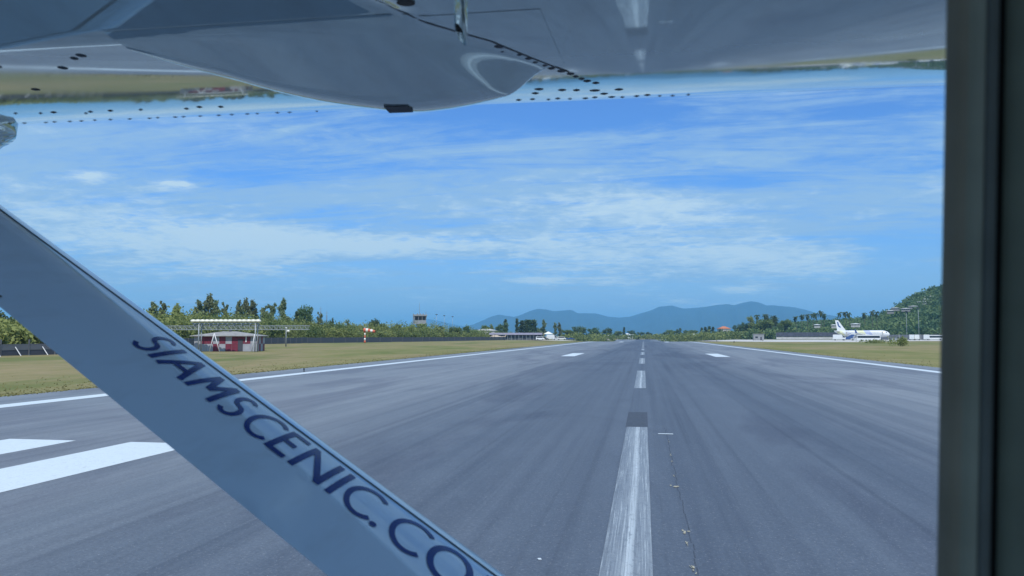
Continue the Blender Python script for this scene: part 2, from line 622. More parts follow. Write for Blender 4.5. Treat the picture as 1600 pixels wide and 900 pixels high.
M['sockwhite'] = simple('white_cloth', (0.72, 0.70, 0.66), 0.7, 0.1, 3)
M['pale_wall'] = simple('pale_wall', (0.42, 0.42, 0.40), 0.8, 0.12, 0.5)
M['shed_roof'] = simple('mauve_sheet_roof', (0.24, 0.22, 0.27), 0.6, 0.15, 0.5)
M['shade'] = simple('charcoal_sheet', (0.055, 0.058, 0.075), 0.7, 0.2, 0.5)
M['tan'] = simple('tan_paint', (0.46, 0.38, 0.29), 0.5, 0.1, 1)
M['tile_orange'] = simple('orange_roof_tile', (0.48, 0.17, 0.08), 0.7, 0.15, 1)
M['blue'] = simple('blue_vehicle_paint', (0.05, 0.10, 0.26), 0.35, 0.1, 2)
M['yellow'] = simple('yellow_vehicle_paint', (0.60, 0.42, 0.06), 0.5, 0.1, 2)
M['villa'] = simple('villa_render', (0.55, 0.55, 0.53), 0.7, 0.1, 0.5)
M['patch'] = simple('dark_asphalt_patch', (0.048, 0.060, 0.082), 0.75, 0.25, 9)
M['pillar'] = simple('cabin_trim_vinyl', (0.095, 0.106, 0.078), 0.75, 0.12, 25, spec=0.2)
M['pillar_br'] = simple('window_edge_trim', (0.180, 0.162, 0.118), 0.7, 0.12, 25, spec=0.2)
M['pillar_lt'] = simple('cabin_window_moulding', (0.175, 0.180, 0.135), 0.6, 0.12, 25, spec=0.25)
M['pillar_dk'] = simple('dark_window_trim', (0.078, 0.086, 0.076), 0.7, 0.12, 25, spec=0.2)
M['rubber_seal'] = simple('window_rubber_seal', (0.012, 0.013, 0.012), 0.8, 0.1, 25, spec=0.1)
M['letter'] = simple('navy_lettering', (0.007, 0.040, 0.240), 0.15, 0.1, 20, spec=0.5)
M['letter'].node_tree.nodes['Principled BSDF'].inputs['IOR'].default_value = 1.25
M['seam'] = simple('dark_seam', (0.065, 0.078, 0.095), 0.7, 0.2, 40)
M['chip'] = simple('yellow_sealant', (0.36, 0.34, 0.26), 0.8, 0.3, 20)
M['tuft'] = make_foliage('grass_blades', (0.11, 0.115, 0.035), (0.21, 0.18, 0.075), 0.2)


# ------------------------------------------------------------------ ground, runway, markings
def sstep(a, b, x):
    t = np.clip((np.asarray(x, float) - a) / (b - a), 0, 1)
    return t * t * (3 - 2 * t)


def gz(X, Y):
    """terrain height: flat field, runway crests and falls away past 320 m, then a grass bank"""
    X, Y = np.asarray(X, float), np.asarray(Y, float)
    w = 1 - sstep(30, 75, np.abs(X))
    dip = -2.6 * sstep(325, 560, Y) + 3.6 * sstep(560, 950, Y)
    z = w * dip * (1 - sstep(1500, 3000, Y))
    z = z + 1.0 * (1 - w) * sstep(560, 950, Y) * (1 - sstep(1500, 3000, Y))
    return z


YL = np.unique(np.concatenate([np.arange(-60, 320, 20), np.arange(320, 1000, 12), np.arange(1000, 3200, 100),
                               np.array([-3000, -800, -200, 4000, 6000, 9000, 14000, 22000, 34000])]))
XL = np.unique(np.concatenate([np.arange(-90, 91, 7.5), np.array([-30000, -12000, -5000, -2000, -900, -450, -250, -150, 150, 250, 450, 900, 2000, 5000, 12000, 30000])]))
gx, gy = np.meshgrid(XL, YL, indexing='ij')
ground = structure(MB().grid(np.stack([gx, gy, gz(gx, gy)], -1)).build('ground', M['grass'], smooth=True))

RX0, RX1 = -25.0, 22.0
RY = YL[(YL >= -200) & (YL <= 760)]


def strip(x0, x1, ys, dz, nx=1):
    xs = np.linspace(x0, x1, nx + 1)
    a, b = np.meshgrid(xs, ys, indexing='ij')
    return np.stack([a, b, gz(a, b) + dz], -1)


runway = structure(MB().grid(strip(RX0, RX1, RY, 0.012, 6)).build('runway', M['asphalt']))


def marking(name, x0, x1, y0, y1, mat='paint', dz=0.017):
    ys = np.unique(np.concatenate([[y0, y1], YL[(YL > y0) & (YL < y1)]]))
    return MB().grid(strip(x0, x1, ys, dz)).build(name, M[mat], runway)


marking('edge_line', -22.05, -21.1, -200, 380)
marking('edge_line', 18.75, 19.65, -200, 380)
for k in range(-3, 14):
    y0 = 4.3 + 31.6 * k
    marking('centreline_dash', CL - 0.27, CL + 0.265, y0, y0 + (16.5 if k != 1 else 18), 'paint_worn')
marking('asphalt_patch', CL - 0.30, CL + 0.28, 20.62, 24.6, 'patch', 0.018)
for sx in (-1, 1):
    for (y0, y1) in ((91, 107), (300, 325)):
        marking('touchdown_bar', *sorted((sx * 8.1, sx * 9.75)), y0, y1)
    for xo in (9.70, 12.82):
        marking('touchdown_bar', *sorted((sx * xo, sx * (xo + 1.73))), -8, 15.8)
    marking('touchdown_bar', *sorted((sx * 12.0, sx * 17.0)), 410, 420)
# small yellow and white sealant marks along a cable slot right of the centre line
sl = MB()
for i in range(46):
    y = 7.0 + i * 0.30
    sl.box((0.52 + 0.012 * rng.standard_normal(), y, 0.0135), (0.012, 0.26, 0.004))
sl.build('cable_slot', M['patch'], runway)
for (px, py, w, h) in ((1048, 713, .03, .5), (1050, 722, .03, .3), (1053, 745, .03, .25), (1056, 762, .12, .3), (1071, 832, .10, .22), (1075, 854, .035, .28), (1083, 893, .05, .35), (1045, 690, .02, .6)):
    g = on_ground(px, py)
    mb = MB()
    for j in range(5):
        mb.box((g[0] + rng.normal(0, w * .3), g[1] + rng.normal(0, h * .3), 0.0195 + j * .0005), (w * rng.uniform(.12, .35), h * rng.uniform(.08, .30), 0.003), rz=rng.uniform(-.3, .3))
    mb.build('sealant_mark', M['chip'], runway)
g = on_ground(1040, 679)
MB().box((g[0], g[1], .0195), (.36, .10, .003)).build('cross_tick', M['paint'], runway)
g = on_ground(843, 876)
MB().box((g[0], g[1], .0195), (.035, .05, .004), .4).build('paint_fleck', M['paint'], runway)

# apron on the right, and the taxiway strip in front of it
ap = MB()
A_ = [(bearing_x(1085, 372), 372), (bearing_x(1190, 330), 330), (bearing_x(1345, 322), 322), (bearing_x(1420, 390), 390), (bearing_x(1700, 440), 440), (bearing_x(1700, 560), 560), (bearing_x(1150, 520), 520)]
ap.add([(x, y, 0.02) for x, y in A_], [tuple(range(len(A_)))])
apron = structure(ap.build('apron', M['concrete']))
lp = [(bearing_x(880, 392), 392), (bearing_x(830, 440), 440), (bearing_x(700, 452), 452), (bearing_x(905, 452), 452)]
structure(MB().add([(x, y, 0.02) for x, y in lp], [(0, 1, 2, 3)]).build('pavement', M['concrete']))

# grass blades by the runway edge and in the nearer field
Q = []
nb = 9000
for side in (-1, 1):
    n = int(nb * (.7 if side < 0 else .3))
    yy = 22 + 150 * rng.random(n) ** 1.6
    off = rng.exponential(2.0, n) * (rng.random(n) < .6) + rng.random(n) * .6
    xx = np.where(side < 0, RX0 - off + .25, RX1 + off - .25)
    h = rng.uniform(.02, .06, n)
    w = rng.uniform(.02, .06, n)
    th = rng.random(n) * pi
    lean = rng.normal(0, .05, (n, 2))
    d = np.stack([np.cos(th) * w, np.sin(th) * w, np.zeros(n)], -1)
    p = np.stack([xx, yy, np.zeros(n)], -1)
    t = p + np.stack([lean[:, 0], lean[:, 1], h], -1)
    Q.append(np.stack([p - d, p + d, t + d * .25, t - d * .25], 1))
go = link('grass', quads_mesh('grass', np.concatenate(Q), M['tuft']))
go['kind'] = 'stuff'
go['label'] = 'dry short grass blades along the runway edges'

# ------------------------------------------------------------------ distant mountains
prof_px = [(655, 522), (690, 516), (720, 512), (740, 506), (758, 498), (768, 493.5), (779, 490.5), (790, 492), (803, 494.5), (812, 492), (828, 485), (840, 481.5), (852, 482.5), (865, 485.5), (880, 484.5), (893, 483.5), (903, 489), (917, 489), (932, 489.5), (950, 494.5), (966, 496), (984, 495), (1000, 490), (1018, 485), (1030, 479.5), (1050, 477.5), (1068, 482.5), (1082, 482), (1104, 480), (1122, 477), (1140, 476), (1148, 478), (1162, 474), (1175, 472), (1186, 473.5), (1200, 479), (1206, 478), (1225, 480), (1242, 481.5), (1262, 486), (1275, 490), (1300, 494), (1340, 501), (1390, 510), (1440, 521)]


def ridge(name, prof, Y0, seed, depth):
    r2 = np.random.default_rng(seed)
    pxs = np.arange(prof[0][0], prof[-1][0] + .1, 4.0)
    ys = np.interp(pxs, [p[0] for p in prof], [p[1] for p in prof])
    crest = np.array([max(height_at(y, Y0, 1006), 0) for y in ys])
    n = len(pxs)
    rows = []
    ts = np.linspace(-1, 1, 25)
    spur = np.cumsum(r2.normal(0, 1, n)); spur -= np.linspace(spur[0], spur[-1], n)
    for t in ts:
        Y = Y0 + t * depth
        sh = (1 - abs(t)) ** 1.15
        wob = .16 * np.sin(np.arange(n) * .55 + 3 * t + spur * .35) * (1 - sh) * sh * 4
        z = crest * np.clip(sh + wob * .5, 0, 1.0 if t else 1) - 6 * (abs(t) > .98)
        rows.append([(bearing_x(p, Y0) * Y / Y0, Y, zz) for p, zz in zip(pxs, z)])
    return structure(MB().grid(np.array(rows)).build(name, M['mount'], smooth=True))


ridge('mountains', prof_px, 9000, 3, 2200)
ridge('far_hill', [(600, 524), (640, 508), (668, 497), (685, 500), (705, 505), (740, 512), (790, 524)], 13000, 5, 2000)


# ------------------------------------------------------------------ wooded hillside on the right
HC = [(1100, 524), (1150, 517), (1180, 509), (1230, 506), (1300, 502), (1345, 499), (1375, 494), (1395, 484), (1415, 473), (1440, 461), (1470, 451), (1520, 441), (1600, 430), (1760, 424), (1900, 440)]


def hill_z(px, Y):
    yc = np.interp(px, [p[0] for p in HC], [p[1] for p in HC])
    crest = EYE + (525 - yc) / 1200 * 820 - 4.5
    t = np.clip((Y - 545) / (820 - 545), 0, None)
    return np.where(t < 1, crest * np.clip(t, 0, 1) ** 0.9, crest * np.clip(1 - (t - 1) * .7, 0, 1))


hp = np.arange(1100, 1901, 10.0)
hy = np.linspace(545, 1200, 26)
rows = [[(bearing_x(p, y), y, float(hill_z(p, y)) - .3) for p in hp] for y in hy]
structure(MB().grid(np.array(rows)).build('hillside', M['hill_soil'], smooth=True))


# ------------------------------------------------------------------ vegetation
def leaf_quads(c, r, n, size, shell=0.55, flat=1.0):
    """n leaf clumps spread through an ellipsoid, denser towards its shell"""
    d = rng.normal(0, 1, (n, 3))
    d /= np.linalg.norm(d, axis=1)[:, None]
    rad = shell + (1 - shell) * rng.random(n)
    rad *= 1 + .18 * rng.normal(0, 1, n)
    p = np.array(c) + d * rad[:, None] * np.array(r)
    s = size * rng.uniform(.55, 1.3, n)
    a = rng.normal(0, 1, (n, 3)) + d * .2
    a /= np.linalg.norm(a, axis=1)[:, None]
    b = np.cross(a, rng.normal(0, 1, (n, 3)))
    b /= np.linalg.norm(b, axis=1)[:, None]
    a = a * s[:, None]; b = b * (s * rng.uniform(.5, .9, n))[:, None]
    b[:, 2] *= flat
    return np.stack([p - a - b, p + a - b * .6, p + a * .8 + b, p - a * .7 + b * .9], 1)


TREES = {}


def tree_proto(kind, var):
    key = (kind, var)
    if key in TREES:
        return TREES[key]
    Ls, tb = [], MB()
    if kind == 'casuarina':           # unit: 1 m tall in z scaled later; wispy, clumps on ascending limbs
        tb.tube([(0, 0, -.02), (.01, 0, .3), (-.01, .01, .65), (.01, 0, .97)], [.022, .018, .011, .003], 6)
        for i in range(17):
            z = .26 + .70 * (i / 16) ** .9 + rng.normal(0, .015)
            a = rng.random() * 6.28
            reach = (.22 * (1.08 - z) + .04) * rng.uniform(.3, 1.25)
            tip = (cos(a) * reach, sin(a) * reach, z + .06)
            tb.tube([(0, 0, z - .05), tip], [.007, .002], 4, False)
            rr = rng.uniform(.055, .11) * (1.2 - .55 * z)
            Ls.append(leaf_quads(tip, (rr, rr, rr * 1.1), 150, .017, .2))
            Ls.append(leaf_quads((tip[0] * .4, tip[1] * .4, z), (rr * .8, rr * .8, rr), 70, .016, .2))
        mat = M['fol_cas']
    elif kind == 'round':
        tb.tube([(0, 0, -.02), (.01, 0, .25), (0, .01, .5)], [.035, .028, .015], 7)
        for i in range(16):
            a = rng.random() * 6.28
            q = sqrt(rng.random())
            z = .42 + .40 * rng.random()
            reach = .32 * q * (1.0 - .6 * abs(z - .6))
            c = (cos(a) * reach, sin(a) * reach, z)
            tb.tube([(0, 0, .3), (c[0] * .6, c[1] * .6, z - .08)], [.012, .004], 4, False)
            rr = rng.uniform(.10, .17)
            Ls.append(leaf_quads(c, (rr, rr, rr * .85), 130, .024, .5))
        mat = M['fol_mid'] if var % 2 else M['fol_dark']
    elif kind == 'column':
        tb.tube([(0, 0, -.02), (0, 0, .5), (.01, 0, .93)], [.02, .014, .003], 6)
        for i in range(18):
            z = .14 + .82 * i / 17
            rr = .085 * (1.12 - .65 * abs(z - .45)) * rng.uniform(.8, 1.2)
            a = rng.random() * 6.28
            c = (cos(a) * .03, sin(a) * .03, z)
            Ls.append(leaf_quads(c, (rr, rr, rr * .9), 90, .018, .5))
        mat = M['fol_dark']
    elif kind == 'light':
        tb.tube([(0, 0, -.02), (.02, 0, .35), (0, .01, .7)], [.028, .02, .008], 6)
        for i in range(14):
            a = rng.random() * 6.28
            z = .3 + .6 * rng.random()
            reach = .26 * sqrt(rng.random()) * (1.1 - z * .6)
            c = (cos(a) * reach, sin(a) * reach, z)
            tb.tube([(0, 0, max(.1, z - .25)), c], [.01, .003], 4, False)
            rr = rng.uniform(.08, .13)
            Ls.append(leaf_quads(c, (rr, rr, rr), 100, .022, .4))
        mat = M['fol_light']
    elif kind == 'palm':
        bend = rng.normal(0, .05, 2)
        pts = [(bend[0] * t * t, bend[1] * t * t, t * .84 - .02) for t in np.linspace(0, 1, 6)]
        tb.tube(pts, [.016, .013, .012, .011, .010, .010], 6)
        top = np.array(pts[-1])
        nf = 17
        for i in range(nf):
            a = 2 * pi * i / nf + rng.normal(0, .15)
            el = rng.uniform(-.5, 1.25)
            L = rng.uniform(.19, .25)
            pv = [top]
            e = el
            for k in range(6):
                e -= .30
                pv.append(pv[-1] + np.array([cos(a) * cos(e), sin(a) * cos(e), sin(e)]) * L / 6)
            pv = np.array(pv)
            sd = np.array([-sin(a), cos(a), 0.0])
            wds = np.array([.012, .034, .042, .042, .036, .026, .006])
            for sgn in (-1, 1):
                for k in range(6):
                    e0 = pv[k] + sd * sgn * wds[k] - np.array([0, 0, wds[k] * .6])
                    e1 = pv[k + 1] + sd * sgn * wds[k + 1] * .75 - np.array([0, 0, wds[k + 1] * .6])
                    Ls.append(np.array([[pv[k], pv[k + 1], e1, e0]]))
        mat = M['fol_palm']
    TREES[key] = (tb.mesh(kind + '_trunk', M['trunk'], True), quads_mesh(kind + '_crown', np.concatenate(Ls), mat))
    return TREES[key]


KIND_NAME = {'casuarina': 'casuarina_tree', 'round': 'broadleaf_tree', 'column': 'column_tree', 'light': 'leafy_tree', 'palm': 'palm_tree'}


def plant(kind, var, x, y, z, h, wscale, label, group):
    tm, cm = tree_proto(kind, var)
    t = thing(KIND_NAME[kind], label, 'palm tree' if kind == 'palm' else 'tree', (x, y, z), rng.random() * 6.28, group)
    t.scale = (h * wscale, h * wscale, h)
    link('trunk', tm, t)
    link('crown', cm, t)
    return t


ORD = ['first', 'second', 'third', 'fourth', 'fifth', 'sixth', 'seventh', 'eighth', 'ninth', 'tenth', 'eleventh', 'twelfth', 'thirteenth', 'fourteenth', 'fifteenth', 'sixteenth', 'seventeenth', 'eighteenth', 'nineteenth', 'twentieth']

# perimeter fence line on the left (ground track)
FP = [on_ground(-170, 566), on_ground(0, 556.5), on_ground(85, 554), on_ground(250, 544.5), on_ground(402, 538.0), on_ground(480, 536.3), on_ground(575, 535), on_ground(660, 533.8), on_ground(790, 531.4)]
FPX = [-170, 0, 85, 250, 402, 480, 575, 660, 790]


def fence_y(px):
    return float(np.interp(px, FPX, [p[1] for p in FP]))


def tree_px(kind, var, px, ytop, wpx, Y, label, group, z0=0.0):
    zt = height_at(ytop, Y)
    h = zt - z0
    base_w = {'casuarina': .42, 'round': .80, 'column': .22, 'light': .62, 'palm': .42}[kind]
    ws = wpx * mpp(Y) / (base_w * h)
    return plant(kind, var, bearing_x(px, Y), Y, z0, h, ws, label, group)


# row behind the antenna shelter and along the fence, left to right
row = [('casuarina', 0, 238, 472, 17), ('casuarina', 1, 253, 469, 13), ('light', 0, 275, 466, 26), ('light', 1, 299, 484, 26), ('casuarina', 2, 310, 467, 17),
       ('casuarina', 3, 326, 459, 17), ('casuarina', 0, 337, 470, 19), ('casuarina', 1, 350, 472, 12), ('casuarina', 2, 372, 468, 12), ('casuarina', 3, 383, 466, 13),
       ('casuarina', 0, 394, 470, 16), ('casuarina', 1, 412, 478, 14), ('casuarina', 2, 424, 473, 15), ('casuarina', 3, 441, 467, 17)]
for i, (k, v, px, yt_, w) in enumerate(row):
    Y = fence_y(px) * 1.16 + 8 * rng.random()
    d = 'wispy casuarina' if k == 'casuarina' else 'pale leafy tree'
    tree_px(k, v, px, yt_, w * 1.6, Y, f'{d}, {ORD[i]} from the left in the tall row behind the antenna hut', 'tall trees behind the antenna hut')
row = [('column', 0, 462, 483, 9, 'dark narrow tree touching the left side of the big bushy one'),
       ('round', 0, 476, 469, 28, 'largest dark bushy tree, right end of the row behind the hut'),
       ('casuarina', 1, 499, 488, 13, 'thin wispy tree beside the first radio mast'),
       ('light', 2, 488, 500, 22, 'low leafy tree between the big dark tree and the masts'),
       ('round', 2, 517, 491, 8, 'small round headed tree just right of the radio masts'),
       ('round', 1, 532, 502, 17, 'low round green tree left of the windsock'),
       ('round', 3, 552, 504, 20, 'broad green tree behind the windsock pole'),
       ('casuarina', 2, 543, 500, 8, 'small wispy treetop showing above bushes left of the windsock'),
       ('round', 0, 584, 494, 19, 'dark round crowned tree behind and above the windsock'),
       ('round', 1, 597, 501, 14, 'green shoulder tree right of the dark round crown'),
       ('round', 3, 622, 502, 15, 'green tree halfway between windsock and control tower'),
       ('round', 2, 610, 507, 12, 'small dark treetop between windsock and control tower'),
       ('light', 0, 640, 506, 22, 'pale leafy tree at the left foot of the control tower'),
       ('light', 1, 664, 503, 26, 'yellow green leafy tree in front of the control tower'),
       ('round', 2, 686, 506, 13, 'dark tree just right of the control tower'),
       ('round', 3, 712, 508, 20, 'green round tree below the rightmost flood light mast'),
       ('round', 0, 729, 506, 12, 'dark dome shaped tree right of the flood light masts'),
       ('light', 2, 742, 514, 22, 'pale low tree at the left end of the long pale building')]
for (k, v, px, yt_, w, lab) in row:
    Y = fence_y(px) * 1.10 + 12 * rng.random()
    tree_px(k, v, px, yt_, w * 1.1, Y, lab, 'trees along the left fence')
# the nearer slope behind the concrete fence at the far left
for (k, v, px, yt_, w, Y, lab) in (('round', 0, 2, 476, 58, 104, 'dark bushy tree at the left frame edge behind the concrete fence'),
                                   ('round', 1, 36, 499, 40, 108, 'green bushy tree beside the strut behind the concrete fence'),
                                   ('light', 1, -30, 490, 50, 110, 'pale leafy tree left of the dark one behind concrete fence')):
    tree_px(k, v, px, yt_, w, Y, lab, 'trees behind the concrete fence')
# middle distance
row = [('round', 3, 757, 505, 17, 520, 'green tree above the left half of the pale building'),
       ('light', 0, 768, 505, 13, 520, 'paler narrow tree above the right half of the pale building'),
       ('round', 2, 784, 501, 20, 515, 'dark round tree at the right end of the pale building'),
       ('column', 0, 790, 498, 7, 520, 'slim dark treetop over the round tree by the building'),
       ('column', 1, 808, 497, 6, 525, 'slimmest dark column tree, left of the dense stand'),
       ('column', 0, 815, 500, 11, 530, 'leftmost tree of the dense column stand behind the shed'),
       ('column', 1, 822, 499, 11, 530, 'second tree of the dense column stand behind the shed'),
       ('column', 0, 829, 499, 11, 530, 'third tree of the dense column stand behind the shed'),
       ('column', 1, 835, 499, 11, 530, 'rightmost tree of the dense column stand behind the shed'),
       ('casuarina', 3, 850, 501, 12, 540, 'wispy tree behind the parked white cars'),
       ('round', 1, 845, 511, 16, 545, 'low green tree between column stand and wispy tree'),
       ('casuarina', 0, 867, 506, 9, 560, 'left of two thin trees right of the parked cars'),
       ('casuarina', 2, 874, 505, 9, 560, 'right of two thin trees right of the parked cars'),
       ('round', 3, 886, 513, 18, 600, 'low tree right of the two thin trees'),
       ('round', 0, 905, 508, 24, 640, 'dark domed tree, left of three at the runway end'),
       ('round', 2, 928, 510, 22, 680, 'dark domed tree, middle of three at the runway end'),
       ('round', 0, 949, 511, 17, 720, 'dark domed tree, right of three at the runway end'),
       ('round', 1, 896, 516, 18, 620, 'bright green tree in front of the left domed tree'),
       ('column', 1, 975, 511, 4, 800, 'thin spire shaped tree right of the domed trees'),
       ('round', 1, 966, 516, 14, 800, 'green tree left of the thin spire tree'),
       ('round', 2, 987, 515, 15, 850, 'dark low tree just left of the runway end'),
       ('round', 0, 1001, 518, 12, 900, 'small dark tree left of the vanishing runway'),
       ('round', 2, 1014, 518, 12, 900, 'small dark tree right of the vanishing runway'),
       ('round', 3, 1046, 514, 22, 760, 'broad low green tree right of the runway end'),
       ('round', 2, 1060, 511, 9, 740, 'taller dark tree right of the runway end'),
       ('round', 3, 1080, 514, 22, 740, 'wide low tree between runway end and purple grey stand'),
       ('column', 1, 1096, 512, 5, 700, 'thin dark tree left of the grey green stand'),
       ('column', 0, 1103, 511, 6, 700, 'left tree of the tight grey green stand'),
       ('column', 1, 1108, 510, 6, 700, 'middle tree of the tight grey green stand'),
       ('column', 0, 1114, 511, 6, 700, 'right tree of the tight grey green stand'),
       ('round', 2, 1126, 512, 7, 680, 'small dark tree left of the orange roof'),
       ('round', 0, 1153, 506, 15, 600, 'dark tree right of the orange roof, lower of a pair'),
       ('round', 2, 1166, 502, 15, 590, 'dark tree right of the orange roof, taller of a pair'),
       ('light', 2, 1173, 492, 13, 585, 'tall pale tree before the first palm on the right'),
       ('round', 1, 1194, 497, 32, 575, 'big bright green tree under the first palms'),
       ('round', 0, 1204, 493, 20, 590, 'dark crown behind the big bright green tree'),
       ('round', 3, 1228, 497, 20, 570, 'dark green tree between the two palm groups')]
for (k, v, px, yt_, w, Y, lab) in row:
    z0 = float(hill_z(px, Y)) if px > 1140 and Y > 545 else float(gz(bearing_x(px, Y), Y))
    tree_px(k, v, px, yt_, w * 1.12, Y, lab, 'trees beyond the far field', z0)
palms = [(1184, 488), (1195, 487), (1200, 487), (1211, 489), (1245, 491), (1253, 488), (1262, 487), (1271, 485), (1277, 486), (1284, 481), (1288, 486), (1313, 484), (1323, 484), (1328, 485), (1352, 485), (1364, 481), (1371, 484)]
pw = ['leftmost', 'second', 'third', 'fourth', 'fifth', 'sixth', 'seventh', 'eighth', 'ninth', 'tallest', 'eleventh', 'twelfth', 'thirteenth', 'fourteenth', 'fifteenth', 'sixteenth', 'rightmost']
for i, (px, yt_) in enumerate(palms):
    Y = 575 + 40 * rng.random()
    z0 = float(hill_z(px, Y))
    lab = f'{pw[i]} coconut palm from the left on the skyline before the hill'
    if pw[i] in ('leftmost', 'rightmost', 'tallest'):
        lab = f'{pw[i]} coconut palm of those on the skyline before the hill'
    tree_px('palm', i % 4, px, yt_, 10.5, Y, lab, 'coconut palms on the right skyline', z0)


def canopy(name, spots, leaf, n, mat, label):
    Qs = []
    for (x, y, z, r, hgt) in spots:
        Qs.append(leaf_quads((x, y, z + hgt * .5), (r, r, hgt * .58), n, leaf, .55))
        Qs.append(leaf_quads((x + r * .3, y - r * .3, z + hgt * .75), (r * .55, r * .55, hgt * .4), n // 3, leaf, .5))
    o = link(name, quads_mesh(name, np.concatenate(Qs), mat))
    o['kind'] = 'stuff'
    o['label'] = label
    return o


# shrubs crowding the fence on the left
sp = []
for px in np.arange(-120, 800, 3.2):
    fy = fence_y(px)
    for j in range(3):
        Y = fy * (1.03 + .05 * j) + rng.normal(0, 1.5) + 4.5
        top = np.interp(px, [-120, 0, 60, 230, 300, 400, 480, 560, 640, 740, 800], [490, 500, 510, 489, 490, 493, 499, 507, 508, 514, 521]) + rng.normal(0, 2.5) + (2 - j) * 5.5
        h = max(1.0, height_at(top, Y))
        sp.append((bearing_x(px + rng.normal(0, 3), Y), Y, 0, min(3.5, h * rng.uniform(.35, .6)), h))
canopy('fence_shrubs', sp, .25, 170, M['fol_belt'], 'dense green shrubs crowding behind the left fence')
# scrub at the runway end and along the right
sp = []
for px in np.arange(880, 1185, 4.0):
    for j in range(3):
        Y = 560 + 120 * rng.random() + (180 if 955 < px < 1040 else 0)
        top = np.interp(px, [880, 960, 1000, 1040, 1100, 1150, 1185], [523, 524, 525, 523, 521, 518, 516]) + rng.normal(0, 1.2)
        x = bearing_x(px, Y)
        z0 = float(gz(x, Y)) - .2
        h = max(.8, height_at(top, Y) - z0)
        sp.append((x, Y, z0, h * rng.uniform(.7, 1.3), h))
canopy('field_scrub', sp, .55, 70, M['fol_belt'], 'low green scrub around the far end of the runway')
sp = []
for i in range(1500):
    px = rng.uniform(1165, 1640)
    Y = 548 + (860 - 548) * rng.random()
    hz = float(hill_z(px, Y))
    h = rng.uniform(4.0, 7.5)
    sp.append((bearing_x(px, Y), Y, hz - .8, h * rng.uniform(.5, .85), h))
canopy('hillside_wood', sp, .75, 60, M['fol_hill'], 'dense green wood covering the hillside on the right')
# weeds in the grass
for (px, py, w, h, lab) in ((1408, 541, 3.2, 2.4, 'round green bush in the grass right of the airliner'), (1366, 536.5, 6.0, 1.4, 'low olive bush in front of the airliner nose')):
    g = on_ground(px, py)
    Qs = np.concatenate([leaf_quads((rng.normal(0, w * .25), rng.normal(0, w * .15), h * .45), (w * .42, w * .3, h * .5), 160, .14, .4) for _ in range(5)])
    o = link('bush', quads_mesh('bush', Qs, M['fol_light']), None, (g[0], g[1], 0))
    tag(o, lab, 'bush')

# ------------------------------------------------------------------ left perimeter fence
fence = thing('perimeter_fence', 'long dark sheet fence running behind the left grass with leaning pale braces', 'fence', (*FP[1], 0))
pm = MB().box((0, 0, .95), (1, .08, 1.9)).mesh('fence_sheet', M['fence'])
cm_ = MB().box((0, 0, 1.05), (1, .12, .75)).mesh('concrete_board', M['fence2'])
cm2 = MB().box((0, .03, .33), (1, .10, .66)).mesh('dark_board', M['fence'])
po = MB().box((0, -.06, .98), (.12, .14, 2.0)).mesh('fence_post', M['fence2'])
br = MB().tube([(0, -.95, -.02), (0, -.08, 1.05)], .055, 6).mesh('brace', M['steel'])
tot = 0
for a, b in zip(FP[:-1], FP[1:]):
    L = float(np.hypot(*(b - a)))
    step = 4.0 if a[1] < 240 else 8.0
    n = max(1, round(L / step))
    ang = atan2(b[1] - a[1], b[0] - a[0])
    for i in range(n):
        c = a + (b - a) * (i + .5) / n
        e = a + (b - a) * i / n
        near = c[1] < 112
        lst = ((cm_, 'fence_board'), (cm2, 'fence_board')) if near else ((pm, 'fence_sheet'),)
        for me, nm in lst:
            o = link(nm, me, fence, (c[0] - FP[1][0], c[1] - FP[1][1], rng.normal(0, .03)))
            o.rotation_euler = (0, 0, ang)
            o.scale = (L / n - .03, 1, 1)
        o = link('fence_post', po, fence, (e[0] - FP[1][0], e[1] - FP[1][1], 0))
        o.rotation_euler = (0, 0, ang)
        if near:
            o = link('brace', br, fence, (c[0] - FP[1][0], c[1] - FP[1][1], 0))
            o.rotation_euler = (0, 0, ang)

# ------------------------------------------------------------------ antenna hut, array and gantry
hx, hy_ = on_ground(352, 549.2)
HR = radians(14)
hut = thing('equipment_hut', 'red and white chequered equipment hut under the white antenna array', 'hut', (hx, hy_, 0), HR)
mH = mpp(hy_) * 1.12
W, Dp, Hh = 92 * mH, 5.0, 2.35
MB().box((0, Dp / 2, Hh / 2), (W - .1, Dp - .1, Hh)).build('wall', M['panel_w'], hut)
ncol = 10
cw = W / ncol
reds = {(1, 1), (2, 1), (4, 1), (6, 1), (7, 1), (8, 1), (3, 0), (5, 0), (6, 0)}
for i in range(ncol):
    for j in range(2):
        mt = M['red'] if (i, j) in reds else M['panel_w']
        MB().box((-W / 2 + cw * (i + .5), .02, Hh * (.25 + .5 * j)), (cw - .03, .06, Hh / 2 - .03)).build('panel', mt, hut)
for j in range(2):
    for k in range(4):
        mt = M['red'] if (j + k) % 2 else M['panel_w']
        MB().box((W / 2, Dp / 4 * (k + .5), Hh * (.25 + .5 * j)), (.06, Dp / 4 - .03, Hh / 2 - .03)).build('panel', mt, hut)
MB().box((W * .24, -.03, .95), (.75, .07, 1.9)).build('door', M['shade'], hut)
MB().box((W * .33, -.045, 1.9), (.16, .06, .9)).build('door_frame', M['white'], hut)
rf = MB()
ov = .55
ev = [(-W / 2 - ov, -ov, Hh), (W / 2 + ov, -ov, Hh), (W / 2 + ov, Dp + ov, Hh), (-W / 2 - ov, Dp + ov, Hh)]
ev2 = [(x, y, Hh + .09) for x, y, z in ev]
rd = [(-W * .12, Dp / 2, Hh + .78), (W * .10, Dp / 2, Hh + .78)]
rf.add(ev + ev2 + rd, [(3, 2, 1, 0), (0, 1, 5, 4), (1, 2, 6, 5), (2, 3, 7, 6), (3, 0, 4, 7), (4, 5, 9, 8), (5, 6, 9), (6, 7, 8, 9), (7, 4, 8)])
